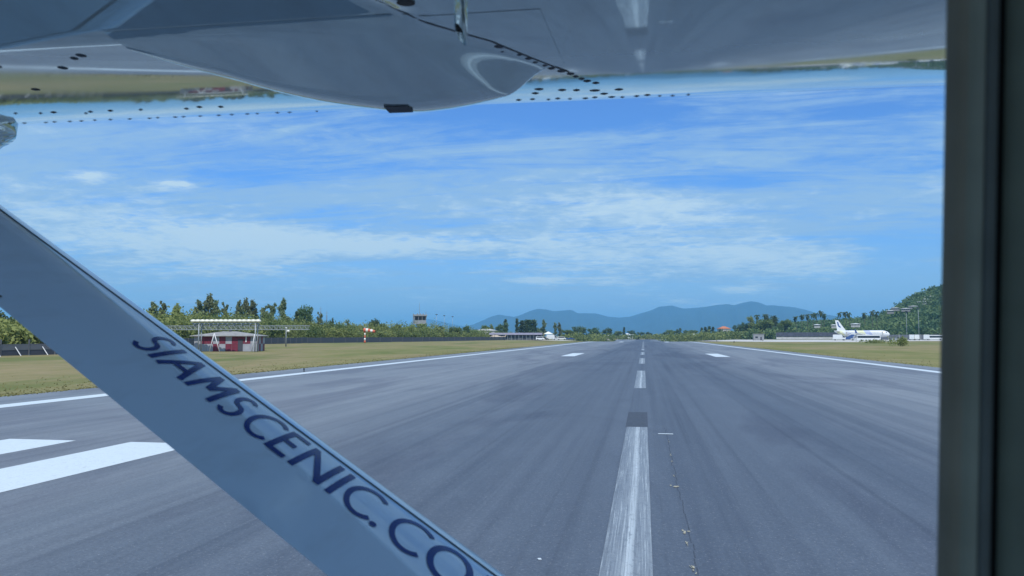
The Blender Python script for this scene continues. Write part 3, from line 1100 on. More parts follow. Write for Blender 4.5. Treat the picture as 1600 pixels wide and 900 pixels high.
roof = rf.build('roof', M['roof_grey'], hut)
MB().box((0, Dp / 2, Hh + .85), (.35, .35, .3)).build('roof_vent', M['shade'], roof)

# white radome array standing over the hut
Ya = hy_ - 3.2
arr = thing('antenna_array', 'row of scalloped white antenna covers on a steel frame above the hut', 'antenna', (bearing_x(352, Ya), Ya, 0), HR * .4)
zt, zb = height_at(496.3, Ya), height_at(501.6, Ya)
Wa = 108 * mpp(Ya) * 1.12
ne = 15
for i in range(ne):
    x = -Wa / 2 + Wa * (i + .5) / ne
    r = Wa / ne * .62
    mb = MB().lathe([(.02, -(zt - zb) * .5), (r * .8, -(zt - zb) * .42), (r, 0), (r * .72, (zt - zb) * .36), (.02, (zt - zb) * .5)], (x, 0, (zt + zb) / 2), 12)
    mb.build('antenna_cover', M['cream'], arr, True)
MB().box((0, 0, zb - .16), (Wa * .97, .16, .18)).build('top_beam', M['galv'], arr)
MB().box((0, .5, zb - .42), (Wa * .97, .08, .12)).build('cross_beam', M['galv'], arr)
zp = zb - .1
for sx in (-.385, .43):
    for yy in (0.0, .9):
        MB().tube([(Wa * sx, yy, 0), (Wa * sx, yy, zp)], .09, 8).build('post', M['galv'], arr, True)
for (x0, x1, z1) in ((-.22, -.155, 2.8), (-.155, -.07, 2.8), (.39, .425, 2.7)):
    MB().tube([(Wa * x0 if x0 > .3 else Wa * (x0 if x0 < -.2 else x1), -.15, 0.02), (Wa * (x1 if x0 > .3 else -.155), -.1, z1)], .07, 6).build('stay', M['steel'], arr, True)
for i in range(9):
    x = -Wa * .46 + Wa * .92 * i / 8
    MB().box((x, .25, zb - .35), (.07, .6, .45)).build('bracket', M['galv'], arr)

# lattice gantry crossing behind the hut
Yg = hy_ + 22
gan = thing('lattice_gantry', 'long grey lattice gantry crossing behind the chequered hut', 'gantry', (bearing_x(355, Yg), Yg, 0), radians(3))
z1, z2 = height_at(507.5, Yg), height_at(514.0, Yg)
xa, xb = bearing_x(205, Yg) - bearing_x(355, Yg), bearing_x(478, Yg) - bearing_x(355, Yg)
for z in (z1, z2):
    for yy in (0, .9):
        MB().box(((xa + xb) / 2, yy, z), (xb - xa, .10, .12)).build('chord', M['galv'], gan)
nl = 72
for i in range(nl + 1):
    x = xa + (xb - xa) * i / nl
    MB().box((x, 0, (z1 + z2) / 2), (.05, .06, z1 - z2)).build('lattice_bar', M['galv'], gan)
    if i < nl:
        x2 = xa + (xb - xa) * (i + 1) / nl
        MB().tube([(x, .9, z2 if i % 2 else z1), (x2, .9, z1 if i % 2 else z2)], .035, 5).build('lattice_diagonal', M['galv'], gan)
for px in (225, 312, 398):
    x = bearing_x(px, Yg) - bearing_x(355, Yg)
    for yy in (0, .9):
        MB().box((x, yy, z2 / 2), (.16, .16, z2)).build('post', M['galv'], gan)


def pole_light(px, ytop, Y, label, z0=0.0, head='box', group=None, side=1):
    zt_ = height_at(ytop, Y)
    t = thing('light_mast', label, 'light mast', (bearing_x(px, Y), Y, z0), 0, group)
    h = zt_ - z0
    MB().tube([(0, 0, 0), (0, 0, h * .6), (0, 0, h)], [.16, .12, .09], 8).build('pole', M['galv'], t, True)
    if head == 'ring':
        for k in range(6):
            a = k * pi / 3
            MB().box((cos(a) * .55, sin(a) * .55, h - .15), (.35, .3, .5), a).build('lamp_head', M['shade'], t)
        MB().lathe([(.3, -.06), (.6, -.04), (.6, .04), (.3, .06)], (0, 0, h), 12).build('lamp_ring', M['galv'], t)
    elif head == 'globe':
        MB().lathe([(.05, -.25), (.28, -.15), (.34, .05), (.2, .25), (.03, .30)], (side * .5, 0, h * .83), 12).build('lamp_head', M['cream'], t, True)
        MB().tube([(0, 0, h * .78), (side * .5, 0, h * .80)], .05, 6).build('arm', M['galv'], t)
        MB().box((0, 0, h + .1), (.2, .2, .3)).build('cap', M['white'], t)
    return t


pole_light(447, 511.5, fence_y(447) * .72, 'thin grey pole with white globe lamp right of the chequered hut', head='globe')
for i, (px, yt_, lab) in enumerate(((682, 489.5, 'left of three flood light masts right of the control tower'), (694, 491.5, 'middle of three flood light masts right of the control tower'), (707, 493, 'right of three flood light masts right of the control tower'))):
    pole_light(px, yt_, 520 + 30 * i, lab, head='ring', group='flood light masts')
pole_light(1417, 488, 500, 'left flood light mast against the wooded hillside', head='ring', group='apron masts')
pole_light(1436, 484, 500, 'right flood light mast against the wooded hillside', head='ring', group='apron masts')


def radio_mast(px, ytop, Y, label):
    zt_ = height_at(ytop, Y)
    t = thing('radio_mast', label, 'radio mast', (bearing_x(px, Y), Y, 0), 0, 'radio masts')
    w = .45
    for k in range(3):
        a = k * 2 * pi / 3
        MB().tube([(cos(a) * w, sin(a) * w, 0), (cos(a) * w * .5, sin(a) * w * .5, zt_ * .85)], .06, 5).build('mast_leg', M['galv'], t)
    nb_ = 9
    for i in range(nb_):
        z = zt_ * .85 * (i + .5) / nb_
        s = w * (1 - .5 * (i + .5) / nb_)
        MB().box((0, 0, z), (s * 1.8, s * 1.5, .06)).build('mast_brace', M['galv'], t)
    MB().tube([(0, 0, zt_ * .83), (0, 0, zt_)], [.07, .03], 6).build('whip', M['galv'], t)
    for q in (.90, .94):
        MB().box((0, 0, zt_ * q), (1.2, .05, .06)).build('antenna_arm', M['galv'], t)


radio_mast(500.5, 475, fence_y(500) * 1.12, 'left and taller of two thin lattice radio masts')
radio_mast(510, 482, fence_y(510) * 1.14, 'right and shorter of two thin lattice radio masts')

# ------------------------------------------------------------------ windsock
wx, wy = on_ground(570, 536.0)
ws_ = thing('windsock', 'red and white windsock flying from a banded pole in the left grass', 'windsock', (wx, wy, 0))
hS = height_at(511.5, wy)
nb_ = 6
for i in range(nb_):
    MB().tube([(0, 0, hS * i / nb_), (0, 0, hS * (i + 1) / nb_)], [.33 - .02 * i, .33 - .02 * (i + 1)], 10).build('pole_band', M['sockwhite'] if i % 2 else M['orange'], ws_, True)
Ls_ = 19 * mpp(wy)
prev = None
for i in range(5):
    f0, f1 = i / 5, (i + 1) / 5
    p0 = (-.35 + Ls_ * f0, 0, hS - .75 - .55 * f0 ** 2)
    p1 = (-.35 + Ls_ * f1, 0, hS - .75 - .55 * f1 ** 2)
    MB().tube([p0, p1], [.72 - .30 * f0, .72 - .30 * f1], 12, False).build('sock_band', M['orange'] if i % 2 == 0 else M['sockwhite'], ws_, True)

# ------------------------------------------------------------------ control tower
Yt = 410
twx = bearing_x(656, Yt)
tw = thing('control_tower', 'small grey control tower with slanted dark windows above the trees', 'control tower', (twx, Yt, 0), radians(20))
k = mpp(Yt)
zr, zw1, zw0 = height_at(490, Yt), height_at(492.5, Yt), height_at(499, Yt)
half = 10.2 * k
MB().box((.6, 0, (zw0 - 2) / 2), (half * 1.25, half * 1.25, zw0 - 2)).build('shaft', M['tower'], tw)
MB().box((0, 0, zw0 - 1.1), (half * 1.85, half * 1.85, 1.8)).build('cab_base', M['tower'], tw)
MB().box((0, 0, zw0 - 2.1), (half * 2.3, half * 2.3, .25)).build('gallery', M['tower'], tw)
for s in (-1, 1):
    for q in (0, 1):
        c = (s * half * 1.12, 0, zw0 - 1.25) if q else (0, s * half * 1.12, zw0 - 1.25)
        MB().box(c, (.06, half * 2.2, .07) if q else (half * 2.2, .06, .07)).build('gallery_rail', M['galv'], tw)
core = MB().box((0, 0, (zw0 + zw1) / 2 - .1), (half * 1.78, half * 1.78, zw1 - zw0 + .2), taper=1.10).build('cab_wall', M['tower'], tw)
for q in range(4):
    rz = q * pi / 2
    for i in range(3):
        x = (i - 1) * half * .58
        mb = MB()
        b0, t0 = half * .905, half * .99
        mb.box((0, 0, 0), (half * .50, .05, (zw1 - zw0) * .96), rot=Matrix.Rotation(atan2(t0 - b0, zw1 - zw0), 4, 'X'))
        o = mb.build('window_pane', M['glass'], tw, loc=(0, 0, 0))
        o.location = Matrix.Rotation(rz, 4, 'Z') @ Vector((x, -(b0 + t0) / 2 - .03, (zw0 + zw1) / 2))
        o.rotation_euler = (0, 0, rz)
MB().box((0, 0, (zr + zw1) / 2), (half * 2.12, half * 2.12, (zr - zw1))).build('roof', M['tower'], tw)
MB().tube([(-.3, 0, zr), (-.3, 0, height_at(470, Yt))], [.16, .05], 6).build('mast', M['galv'], tw)
MB().tube([(half * .95, half * .3, zr - 1), (half * .95, half * .3, height_at(484.5, Yt))], .12, 6).build('whip_antenna', M['galv'], tw)
MB().tube([(-half * 1.1, -half * .9, zw0 - 3), (-half * 1.1, -half * .9, zr + .5)], .2, 6).build('drain_pipe', M['tower'], tw)
for sx in (-.4, .1, .5):
    MB().box((half * sx, 0, zr + .35), (.5, .5, .7)).build('roof_unit', M['tower'], tw)


# ------------------------------------------------------------------ vehicles
def vehicle(kind, mat, label, x, y, rz, group=None, z=0.02):
    names = {'car': 'car', 'van': 'van', 'pickup': 'pickup_truck', 'truck': 'service_truck', 'bus': 'apron_bus', 'belt': 'belt_loader'}
    t = thing(names[kind], label, {'car': 'car', 'van': 'van', 'pickup': 'pickup', 'truck': 'truck', 'bus': 'bus', 'belt': 'loader'}[kind], (x, y, z), rz, group)
    if kind == 'car':
        L, Wd, prof, gl = 4.4, 1.75, [(-2.2, .3), (2.2, .3), (2.25, .7), (1.2, .92), (.55, 1.42), (-1.0, 1.45), (-1.75, 1.0), (-2.2, .95)], [(.95, .95), (.45, 1.36), (-.95, 1.38), (-1.55, .98)]
    elif kind == 'van':
        L, Wd, prof, gl = 5.0, 1.9, [(-2.5, .35), (2.5, .35), (2.5, .95), (1.95, 1.15), (1.3, 2.0), (-2.35, 2.05), (-2.5, 1.9)], [(1.75, 1.2), (1.2, 1.85), (-2.2, 1.88), (-2.2, 1.2)]
    elif kind == 'pickup':
        L, Wd, prof, gl = 5.2, 1.85, [(-2.6, .45), (2.6, .45), (2.6, 1.0), (1.4, 1.12), (.8, 1.72), (-.5, 1.75), (-.75, 1.1), (-2.6, 1.1)], [(1.15, 1.15), (.7, 1.65), (-.45, 1.66), (-.6, 1.15)]
    elif kind == 'truck':
        L, Wd, prof, gl = 6.5, 2.3, [(-3.2, .6), (3.2, .6), (3.25, 1.5), (2.9, 2.5), (1.7, 2.55), (1.65, 1.1), (-3.2, 1.1)], [(3.1, 1.55), (2.8, 2.4), (1.9, 2.4), (1.9, 1.55)]
    elif kind == 'bus':
        L, Wd, prof, gl = 10.5, 2.6, [(-5.2, .4), (5.2, .4), (5.3, 1.2), (5.1, 2.9), (-5.2, 2.95)], [(5.0, 1.4), (4.9, 2.5), (-5.0, 2.5), (-5.0, 1.4)]
    else:
        L, Wd, prof, gl = 7.5, 1.9, [(-3.4, .5), (3.4, .5), (3.4, .95), (-3.4, 1.0)], None
    MB().prism(prof, 'y', -Wd / 2, Wd / 2).build('body', mat, t)
    if gl:
        for s in (-1, 1):
            MB().prism(gl, 'y', s * Wd / 2 - .015, s * Wd / 2 + .015).build('side_window', M['glass'], t)
    if kind == 'truck':
        MB().box((-.75, 0, 2.15), (4.6, 2.25, 2.0)).build('cargo_box', M['white'], t)
    if kind == 'belt':
        MB().box((0, 0, 2.0), (7.8, .9, .25), rot=Matrix.Rotation(-.28, 4, 'Y')).build('belt', M['shade'], t)
        MB().box((-1.8, .5, 1.5), (1.1, .8, 1.1)).build('cab', mat, t)
    for sx in (-1, 1):
        for s in (-1, 1):
            p = MB()
            yy = s * (Wd / 2 - .1)
            p.tube([(sx * L * .31, yy - .11, .36), (sx * L * .31, yy + .11, .36)], .36, 12)
            p.build('wheel', M['dark'], t)
    for s in (-1, 1):
        MB().box((prof[1][0] + .01, s * Wd * .34, prof[1][1] + .35), (.06, .3, .16)).build('headlight', M['cream'], t)
    return t


vehicle('van', M['white'], 'white van parked at the right end of the mauve roofed shed', bearing_x(844, 452), 452, .2)
vehicle('pickup', M['shade'], 'dark pickup between the white van and the yellow canopy', bearing_x(850, 458), 458, .1)
vehicle('truck', M['white'], 'white service truck below the yellow canopy', bearing_x(862, 462), 462, .1)
vehicle('van', M['white'], 'large white van, rightmost of the white vehicles by the shed', bearing_x(878, 470), 470, .1)
vehicle('car', M['white'], 'small white car just left of the rightmost white van', bearing_x(869, 455), 455, .3)
vehicle('car', M['blue'], 'blue car at the left of the blue pair near the trees', bearing_x(885, 485), 485, .1)
vehicle('car', M['blue'], 'blue car at the right of the blue pair near the trees', bearing_x(892.5, 487), 487, .1)
cn = thing('canopy_tent', 'pale yellow canopy tent on posts among the parked vehicles', 'canopy', (bearing_x(857, 468), 468, 0))
MB().add([(-2.8, -2.5, 3.6), (2.8, -2.5, 3.6), (2.8, 2.5, 3.6), (-2.8, 2.5, 3.6), (0, 0, 5.2)], [(3, 2, 1, 0), (0, 1, 4), (1, 2, 4), (2, 3, 4), (3, 0, 4)]).build('tent_roof', M['cream'], cn)
for sx in (-1, 1):
    for sy in (-1, 1):
        MB().tube([(sx * 2.7, sy * 2.4, 0), (sx * 2.7, sy * 2.4, 3.6)], .07, 6).build('post', M['yellow'], cn)

# ------------------------------------------------------------------ sheds and houses
def house(name, label, cat, x, y, z, rz, L, Dp_, h, roof, wall, roofm, nwin, group=None):
    t = thing(name, label, cat, (x, y, z), rz, group)
    MB().box((0, 0, h / 2 - .5), (L, Dp_, h + 1)).build('wall', wall, t)
    o_ = .5
    e = [(-L / 2 - o_, -Dp_ / 2 - o_, h), (L / 2 + o_, -Dp_ / 2 - o_, h), (L / 2 + o_, Dp_ / 2 + o_, h), (-L / 2 - o_, Dp_ / 2 + o_, h)]
    e2 = [(a, b, h + .18) for a, b, c in e]
    rr = max(0.0, L / 2 - Dp_ * .5)
    MB().add(e + e2 + [(-rr, 0, h + roof), (rr, 0, h + roof)], [(3, 2, 1, 0), (0, 1, 5, 4), (1, 2, 6, 5), (2, 3, 7, 6), (3, 0, 4, 7), (4, 5, 9, 8), (5, 6, 9), (6, 7, 8, 9), (7, 4, 8)]).build('roof', roofm, t)
    for i in range(nwin):
        xx = -L / 2 + L * (i + .5) / nwin
        MB().box((xx, -Dp_ / 2 - .02, h * .55), (L / nwin * .55, .06, h * .42)).build('window', M['glass'], t)
    return t


Yb = 500
house('terminal_building', 'long pale low building left of the dark round tree', 'building', bearing_x(760, Yb), Yb, 0, .1, 30 * mpp(Yb) * 1.05, 8, height_at(516.5, Yb), 1.2, M['pale_wall'], M['pale_wall'], 14)
Ys = 462
sh = thing('open_shed', 'long low shed with mauve grey roof and dark open side', 'shed', (bearing_x(806, Ys), Ys, 0), .05)
Lsh = 84 * mpp(Ys)
hS_ = height_at(523.2, Ys)
MB().prism([(-4.5, hS_), (-4.5, hS_ + .15), (0, height_at(519.8, Ys)), (4.5, hS_ + .15), (4.5, hS_)], 'x', -Lsh / 2, Lsh / 2).build('roof', M['shed_roof'], sh)
MB().box((0, .5, hS_ / 2), (Lsh * .985, 7.0, hS_)).build('wall', M['shade'], sh)
for i in range(15):
    MB().box((-Lsh * .49 + Lsh * .98 * i / 14, -4.1, hS_ / 2), (.22, .22, hS_)).build('post', M['galv'], sh)
for i in range(6):
    MB().box((-Lsh * .42 + Lsh * .84 * i / 5, -3.1, 1.0), (2.6, .08, 1.7)).build('shutter', M['fence2'], sh)
house('hangar_house', 'house with orange tiled roof above the scrub on the right', 'house', bearing_x(1131, 690), 690, 1.0, .1, 9.5, 8, height_at(514.0, 690) - 1.0, 2.2, M['pale_wall'], M['tile_orange'], 3)
house('roadside_house', 'pale roofed low house in the scrub right of the runway end', 'house', bearing_x(1083, 650), 650, .6, 0, 7, 5, height_at(523.0, 650) - .6, .8, M['pale_wall'], M['white'], 3)
house('roadside_house', 'tiny white house among the trees left of the runway end', 'house', bearing_x(980, 830), 826, 1.0, 0, 5.0, 4, 3.2, 1.0, M['white'], M['white'], 2)
house('roadside_house', 'tiny pale house below the domed trees at runway end', 'house', bearing_x(951, 640), 640, .0, 0, 4.0, 4, 2.2, .9, M['white'], M['white'], 2)
house('roadside_house', 'small white shed right at the far left runway edge', 'house', bearing_x(985, 760), 760, .6, 0, 5.0, 4, height_at(523.0, 760) - .6, .5, M['white'], M['white'], 2)
for (px, py, w, lab) in ((1271.5, 507, 9.5, 'white walled house left of three behind the dark blast fence'), (1297, 507.5, 8.5, 'white walled house between two others behind the airliner tail'), (1330, 506, 15, 'widest white house just right of the airliner tail fin')):
    Y = 572.0
    z0 = float(hill_z(px, Y))
    house('hill_house', lab, 'house', bearing_x(px, Y), Y - 12, height_at(py + 3, Y) - .5, -.25, w * mpp(Y) * .8, 5, 1.1, .6, M['pale_wall'], M['white'], 3, 'houses behind the blast fence')
vil = [(1390, 487, 10, 655, 'lowest white villa at the left of the hillside group'), (1398, 483, 12, 690, 'grey white villa second from the left on the hillside'), (1414, 484, 13, 660, 'flat white roofed villa in the middle of the hillside'),
       (1426, 480.5, 13, 690, 'stepped white villa right of the middle on the hillside'), (1440, 474, 14, 730, 'white villa high on the hillside terrace'), (1454, 466, 18, 760, 'topmost wide white villa on the hillside'), (1446, 470, 9, 745, 'small villa tucked under the topmost one')]
for (px, py, w, Y, lab) in vil:
    z = height_at(py + 3.5, Y)
    house('villa', lab, 'villa', bearing_x(px, Y), Y - 4, z, -.35, w * mpp(Y) * .85, 6, 1.3, .7, M['roof_grey'], M['villa'], 4, 'white villas on the hillside')

# dark blast fence with pale kerb behind the apron
Yf = 505
bf = thing('blast_fence', 'long dark blast fence with pale base wall behind the apron', 'fence', (bearing_x(1265, Yf), Yf, 0), -.02)
x0, x1 = bearing_x(1213, Yf) - bearing_x(1265, Yf), bearing_x(1345, Yf) - bearing_x(1265, Yf)
zk, zf = height_at(526.0, Yf), height_at(519.5, Yf)
nf = 16
for i in range(nf):
    xx = x0 + (x1 - x0) * (i + .5) / nf
    MB().box((xx, 0, (zk + zf) / 2), ((x1 - x0) / nf - .06, .12, zf - zk)).build('fence_panel', M['fence'], bf)
    MB().box((xx - (x1 - x0) / nf / 2, .12, zf / 2), (.14, .14, zf)).build('fence_post', M['galv'], bf)
    MB().box((xx, -.35, zk / 2 + .05), ((x1 - x0) / nf - .05, .5, zk * .62)).build('base_block', M['pale_wall'], bf)
bs = thing('grey_kiosk', 'small grey kiosk standing by itself left of the blast fence', 'kiosk', (bearing_x(1185, 440), 440, 0))
MB().box((0, 0, height_at(522.3, 440) / 2), (15 * mpp(440), 3.0, height_at(522.3, 440))).build('wall', M['tower'], bs)
MB().box((0, 0, height_at(522.3, 440) + .08), (16.5 * mpp(440), 3.6, .16)).build('roof', M['pale_wall'], bs)
MB().box((1.2, -1.53, .95), (.9, .06, 1.9)).build('door', M['shade'], bs)
MB().box((-1.2, -1.53, 1.7), (1.3, .06, .9)).build('window', M['glass'], bs)

# low terminal wall at the far right, behind the service vehicles
tm_ = thing('boundary_wall', 'low grey boundary wall behind the service vehicles at far right', 'wall', (bearing_x(1430, 515), 515, 0), -.25)
for i in range(12):
    MB().box((-30 + i * 6.0, 0, 1.6), (5.95, .3, 3.2)).build('wall_panel', M['fence2'], tm_)
    MB().box((-33 + i * 6.0, -.1, 1.7), (.4, .4, 3.4)).build('pier', M['tower'], tm_)

# ------------------------------------------------------------------ tan helicopter by the left shed
hl = thing('helicopter', 'tan helicopter with raised tail parked before the mauve roofed shed', 'helicopter', (bearing_x(776, 440), 440, 0), .05)
vs_, fs_ = [], []
st = [(-3.9, .2, 1.3), (-3.7, .75, 1.25), (-3.0, 1.15, 1.35), (-1.8, 1.45, 1.5), (-.4, 1.45, 1.6), (.7, 1.1, 1.75), (1.6, .6, 1.85), (2.6, .32, 1.9), (4.4, .22, 2.0), (5.2, .18, 2.05)]
MB().tube([(x, 0, z) for x, r, z in st], [r for x, r, z in st], 14).build('fuselage', M['tan'], hl, True)
MB().prism([(4.6, 1.95), (5.3, 2.0), (5.9, 3.4), (5.35, 3.4)], 'y', -.06, .06).build('tail_fin', M['tan'], hl)
MB().box((4.3, 0, 2.02), (.7, 2.2, .06)).build('tailplane', M['tan'], hl)
MB().lathe([(.2, 2.9), (.16, 3.15), (.28, 3.2), (.28, 3.3), (.1, 3.4)], (-1.0, 0, 0), 10).build('rotor_head', M['dark'], hl)
for q in range(2):
    MB().box((-1.0, 0, 3.27 + .02 * q), (9.4, .24, .035), rz=.15 + q * pi / 2).build('rotor_blade', M['tan'], hl)
for s in (-1, 1):
    MB().tube([(-3.4, s * 1.1, .25), (-3.0, s * 1.1, .06), (1.3, s * 1.1, .06)], .06, 6).build('skid', M['galv'], hl)
    for x in (-2.4, .4):
        MB().tube([(x, s * 1.1, .08), (x, s * .6, .7)], .05, 6).build('skid_strut', M['galv'], hl)
    MB().prism([(-3.3, 1.35), (-2.3, 1.35), (-2.4, 2.2), (-3.0, 2.0)], 'y', s * 1.32 - .02, s * 1.32 + .02).build('cabin_window', M['glass'], hl)

# ------------------------------------------------------------------ parked airliner
def airliner():
    Y = 485
    x = bearing_x(1347, Y)
    ang = -atan2(x, Y)                           # broadside to the eye, nose to the right
    t = thing('airliner', 'white jet airliner with yellow and blue bands parked broadside on apron', 'airliner', (x, Y, 0.02), ang + .06)
    t.scale = (.88, 1, 1)
    m, nt, b = new_mat('airliner_livery')
    tcn = N(nt, 'ShaderNodeTexCoord')
    sp_ = N(nt, 'ShaderNodeSeparateXYZ')
    nt.links.new(tcn.outputs['Object'], sp_.inputs[0])
    ad = N(nt, 'ShaderNodeMath', operation='MULTIPLY_ADD')
    nt.links.new(sp_.outputs[2], ad.inputs[0]); ad.inputs[1].default_value = .8
    nt.links.new(sp_.outputs[0], ad.inputs[2])
    f = mrange(nt, ad.outputs[0], -17, 20)
    Wc, Yc, Bc, Lc = (.70, .72, .72), (.68, .68, .44), (.44, .48, .66), (.62, .64, .70)
    c = ramp(nt, f, [(0, Wc), (.10, Wc), (.13, Yc), (.235, Wc), (.28, Lc), (.36, Wc), (.49, Yc), (.60, Bc), (.70, Wc)], 'CONSTANT')
    lowc = mix(nt, mrange(nt, sp_.outputs[2], 2.3, 2.7), (.60, .62, .66), c)
    nt.links.new(lowc, b.inputs['Base Color'])
    b.inputs['Roughness'].default_value = .3
    zc_, R_ = 3.75, 1.98
    st = [(-17.0, .25, 5.0), (-15.5, .70, 4.75), (-13, 1.25, 4.4), (-10, 1.75, 3.98), (-7, R_, zc_), (-2, R_, zc_), (4, R_, zc_), (9, R_, zc_), (12.3, R_, zc_), (14.2, 1.75, zc_ - .1), (15.6, 1.3, zc_ - .28), (16.4, .8, zc_ - .45), (16.8, .25, zc_ - .55)]
    MB().tube([(a, 0, z) for a, r, z in st], [r for a, r, z in st], 24).build('fuselage', m, t, True)
    MB().prism([(-11.3, 5.3), (-9.8, 5.45), (-14.6, 11.8), (-16.6, 11.8), (-15.4, 6.0), (-16.2, 5.2)], 'y', -.16, .16).build('tail_fin', M['white'], t)
    for s in (-1, 1):
        MB().prism([(-15.4, 10.8), (-14.6, 10.8), (-14.1, 8.8), (-12.9, 7.6), (-13.4, 7.3), (-14.5, 7.9), (-15.1, 9.2)], 'y', s * .19 - .01, s * .19 + .01).build('tail_emblem', M['blue'], t)
    for s in (-1, 1):
        MB().add([(-13.2, s * .6, 4.9), (-16.2, s * .6, 4.9), (-17.4, s * 6.2, 5.5), (-16.0, s * 6.2, 5.5), (-13.2, s * .6, 5.1), (-16.2, s * .6, 5.0), (-17.4, s * 6.2, 5.6), (-16.0, s * 6.2, 5.6)],
                 [(0, 1, 2, 3), (7, 6, 5, 4), (0, 4, 5, 1), (1, 5, 6, 2), (2, 6, 7, 3), (3, 7, 4, 0)]).build('tailplane', M['white'], t)
        w = MB().add([(4.6, s * 1.6, 2.6), (-3.2, s * 1.6, 2.6), (-5.2, s * 16.5, 4.0), (-3.7, s * 16.5, 4.0), (4.6, s * 1.6, 3.1), (-3.2, s * 1.6, 2.8), (-5.2, s * 16.5, 4.1), (-3.7, s * 16.5, 4.15)],
                     [(0, 1, 2, 3), (7, 6, 5, 4), (0, 4, 5, 1), (1, 5, 6, 2), (2, 6, 7, 3), (3, 7, 4, 0)]).build('wing', M['white'], t)
        MB().add([(-5.2, s * 16.5, 4.05), (-3.7, s * 16.5, 4.1), (-5.6, s * 17.0, 6.2), (-5.0, s * 17.0, 6.2)], [(0, 1, 3, 2)]).build('winglet', M['blue'], w)
        e = MB().tube([(5.6, s * 5.8, 1.55), (5.2, s * 5.8, 1.55), (3.6, s * 5.8, 1.55), (2.2, s * 5.8, 1.6), (1.2, s * 5.8, 1.65)], [1.0, 1.12, 1.15, .95, .6], 16).build('engine', M['white'], t, True)
        MB().lathe([(.9, -.02), (.9, .03)], (0, 0, 0), 16)
        fan = MB().tube([(5.60, s * 5.8, 1.55), (5.64, s * 5.8, 1.55)], .85, 16).build('intake', M['dark'], e)
        MB().box((3.0, s * 5.8, 2.75), (2.6, .25, .6)).build('pylon', M['white'], t)
        MB().tube([(-.8, s * 3.8, .9), (-.8, s * 3.4, 2.9)], .16, 8).build('gear_leg', M['galv'], t)
        for dx in (-.28, .28):
            MB().tube([(-.8, s * 3.8 + dx - .16, .56), (-.8, s * 3.8 + dx + .16, .56)], .56, 14).build('wheel', M['dark'], t)
    MB().tube([(11.6, 0, .5), (11.6, 0, 2.2)], .12, 8).build('nose_gear_leg', M['galv'], t)
    for dx in (-.22, .22):
        MB().tube([(11.6, dx - .11, .4), (11.6, dx + .11, .4)], .40, 12).build('wheel', M['dark'], t)
    wm = MB().box((0, 0, 0), (.26, .04, .36)).mesh('cabin_window', M['glass'])
    for s in (-1, 1):
        for i in range(34):
            xx = -8.6 + i * .62
            o = link('cabin_window', wm, t, (xx, s * (R_ * cos(.25) + .012), zc_ + R_ * sin(.25)))
            o.rotation_euler = (s * .25, 0, 0)
        for xx in (-9.6, 12.4):
            o = MB().box((0, 0, 0), (.85, .03, 1.8)).build('cabin_door', M['pale_wall'], t, loc=(xx, s * ((1.80 if xx < 0 else R_) + .005), zc_ + .25))
        MB().prism([(14.1, 4.35), (15.0, 4.25), (15.1, 4.55), (14.4, 4.95)], 'y', s * 1.18 - .25 * s, s * 1.50).build('cockpit_window', M['glass'], t)
    return t


airliner()
# ground equipment round the airliner
st_ = thing('boarding_stairs', 'dark mobile boarding stairs against the airliner rear door', 'stairs', (bearing_x(1325, 448), 448, .02), -.3)
MB().prism([(-3.2, .5), (3.0, .5), (3.0, 3.2), (2.0, 3.2)], 'y', -.8, .8).build('stair_body', M['blue'], st_)
for i in range(10):
    MB().box((-2.9 + i * .5, 0, .75 + i * .265), (.5, 1.5, .06)).build('tread', M['galv'], st_)
for s in (-1, 1):
    MB().tube([(-3.0, s * .85, 1.5), (2.0, s * .85, 4.2), (3.0, s * .85, 4.2)], .05, 6).build('handrail', M['galv'], st_)
    for x in (-2, 2):
        MB().tube([(x, s * .8 - .1, .3), (x, s * .8 + .1, .3)], .3, 10).build('wheel', M['dark'], st_)
vehicle('truck', M['white'], 'white box truck parked behind the airliner tail', bearing_x(1311, 442), 442, -.25)
vehicle('bus', M['white'], 'long white apron bus in front of the airliner nose', bearing_x(1357, 400), 400, -.2)
vehicle('belt', M['white'], 'low belt loader beside the airliner wing', bearing_x(1340, 440), 440, -.3)
vehicle('truck', M['white'], 'leftmost white topped service truck at far right', bearing_x(1425, 470), 470, 1.2, 'service trucks at far right')
vehicle('truck', M['white'], 'second white topped service truck at far right', bearing_x(1433, 472), 472, 1.2, 'service trucks at far right')
vehicle('truck', M['white'], 'third white topped service truck, after a gap', bearing_x(1448, 470), 470, 1.1, 'service trucks at far right')
vehicle('bus', M['white'], 'white bus at far right beside the window frame', bearing_x(1459, 478), 478, -.3)
vehicle('pickup', M['galv'], 'grey pickup between airliner nose and service trucks', bearing_x(1402, 440), 440, -.2)


def edge_light(px, py, label):
    g_ = on_ground(px, py)
    t = thing('runway_light', label, 'runway light', (g_[0], g_[1], 0.0), 0, 'runway edge lights')
    s = .6 if py > 560 else 1.6
    MB().lathe([(.14 * s, 0), (.14 * s, .04 * s), (.05 * s, .06 * s), (.05 * s, .22 * s)], (0, 0, 0), 10).build('base', M['dark'], t)
    MB().lathe([(.09 * s, .22 * s), (.10 * s, .30 * s), (.07 * s, .38 * s), (.01, .42 * s)], (0, 0, 0), 10).build('lens', M['glass'], t)


edge_light(475, 581, 'small dark edge light on the left runway shoulder')
edge_light(1120, 533.6, 'farther dark edge light beside the right runway edge')
edge_light(1147, 535.6, 'nearer dark edge light beside the right runway edge')
edge_light(923, 532.2, 'dark edge light on the grass left of the far runway')
edge_light(1192, 533.0, 'dark edge light in front of the grey kiosk')


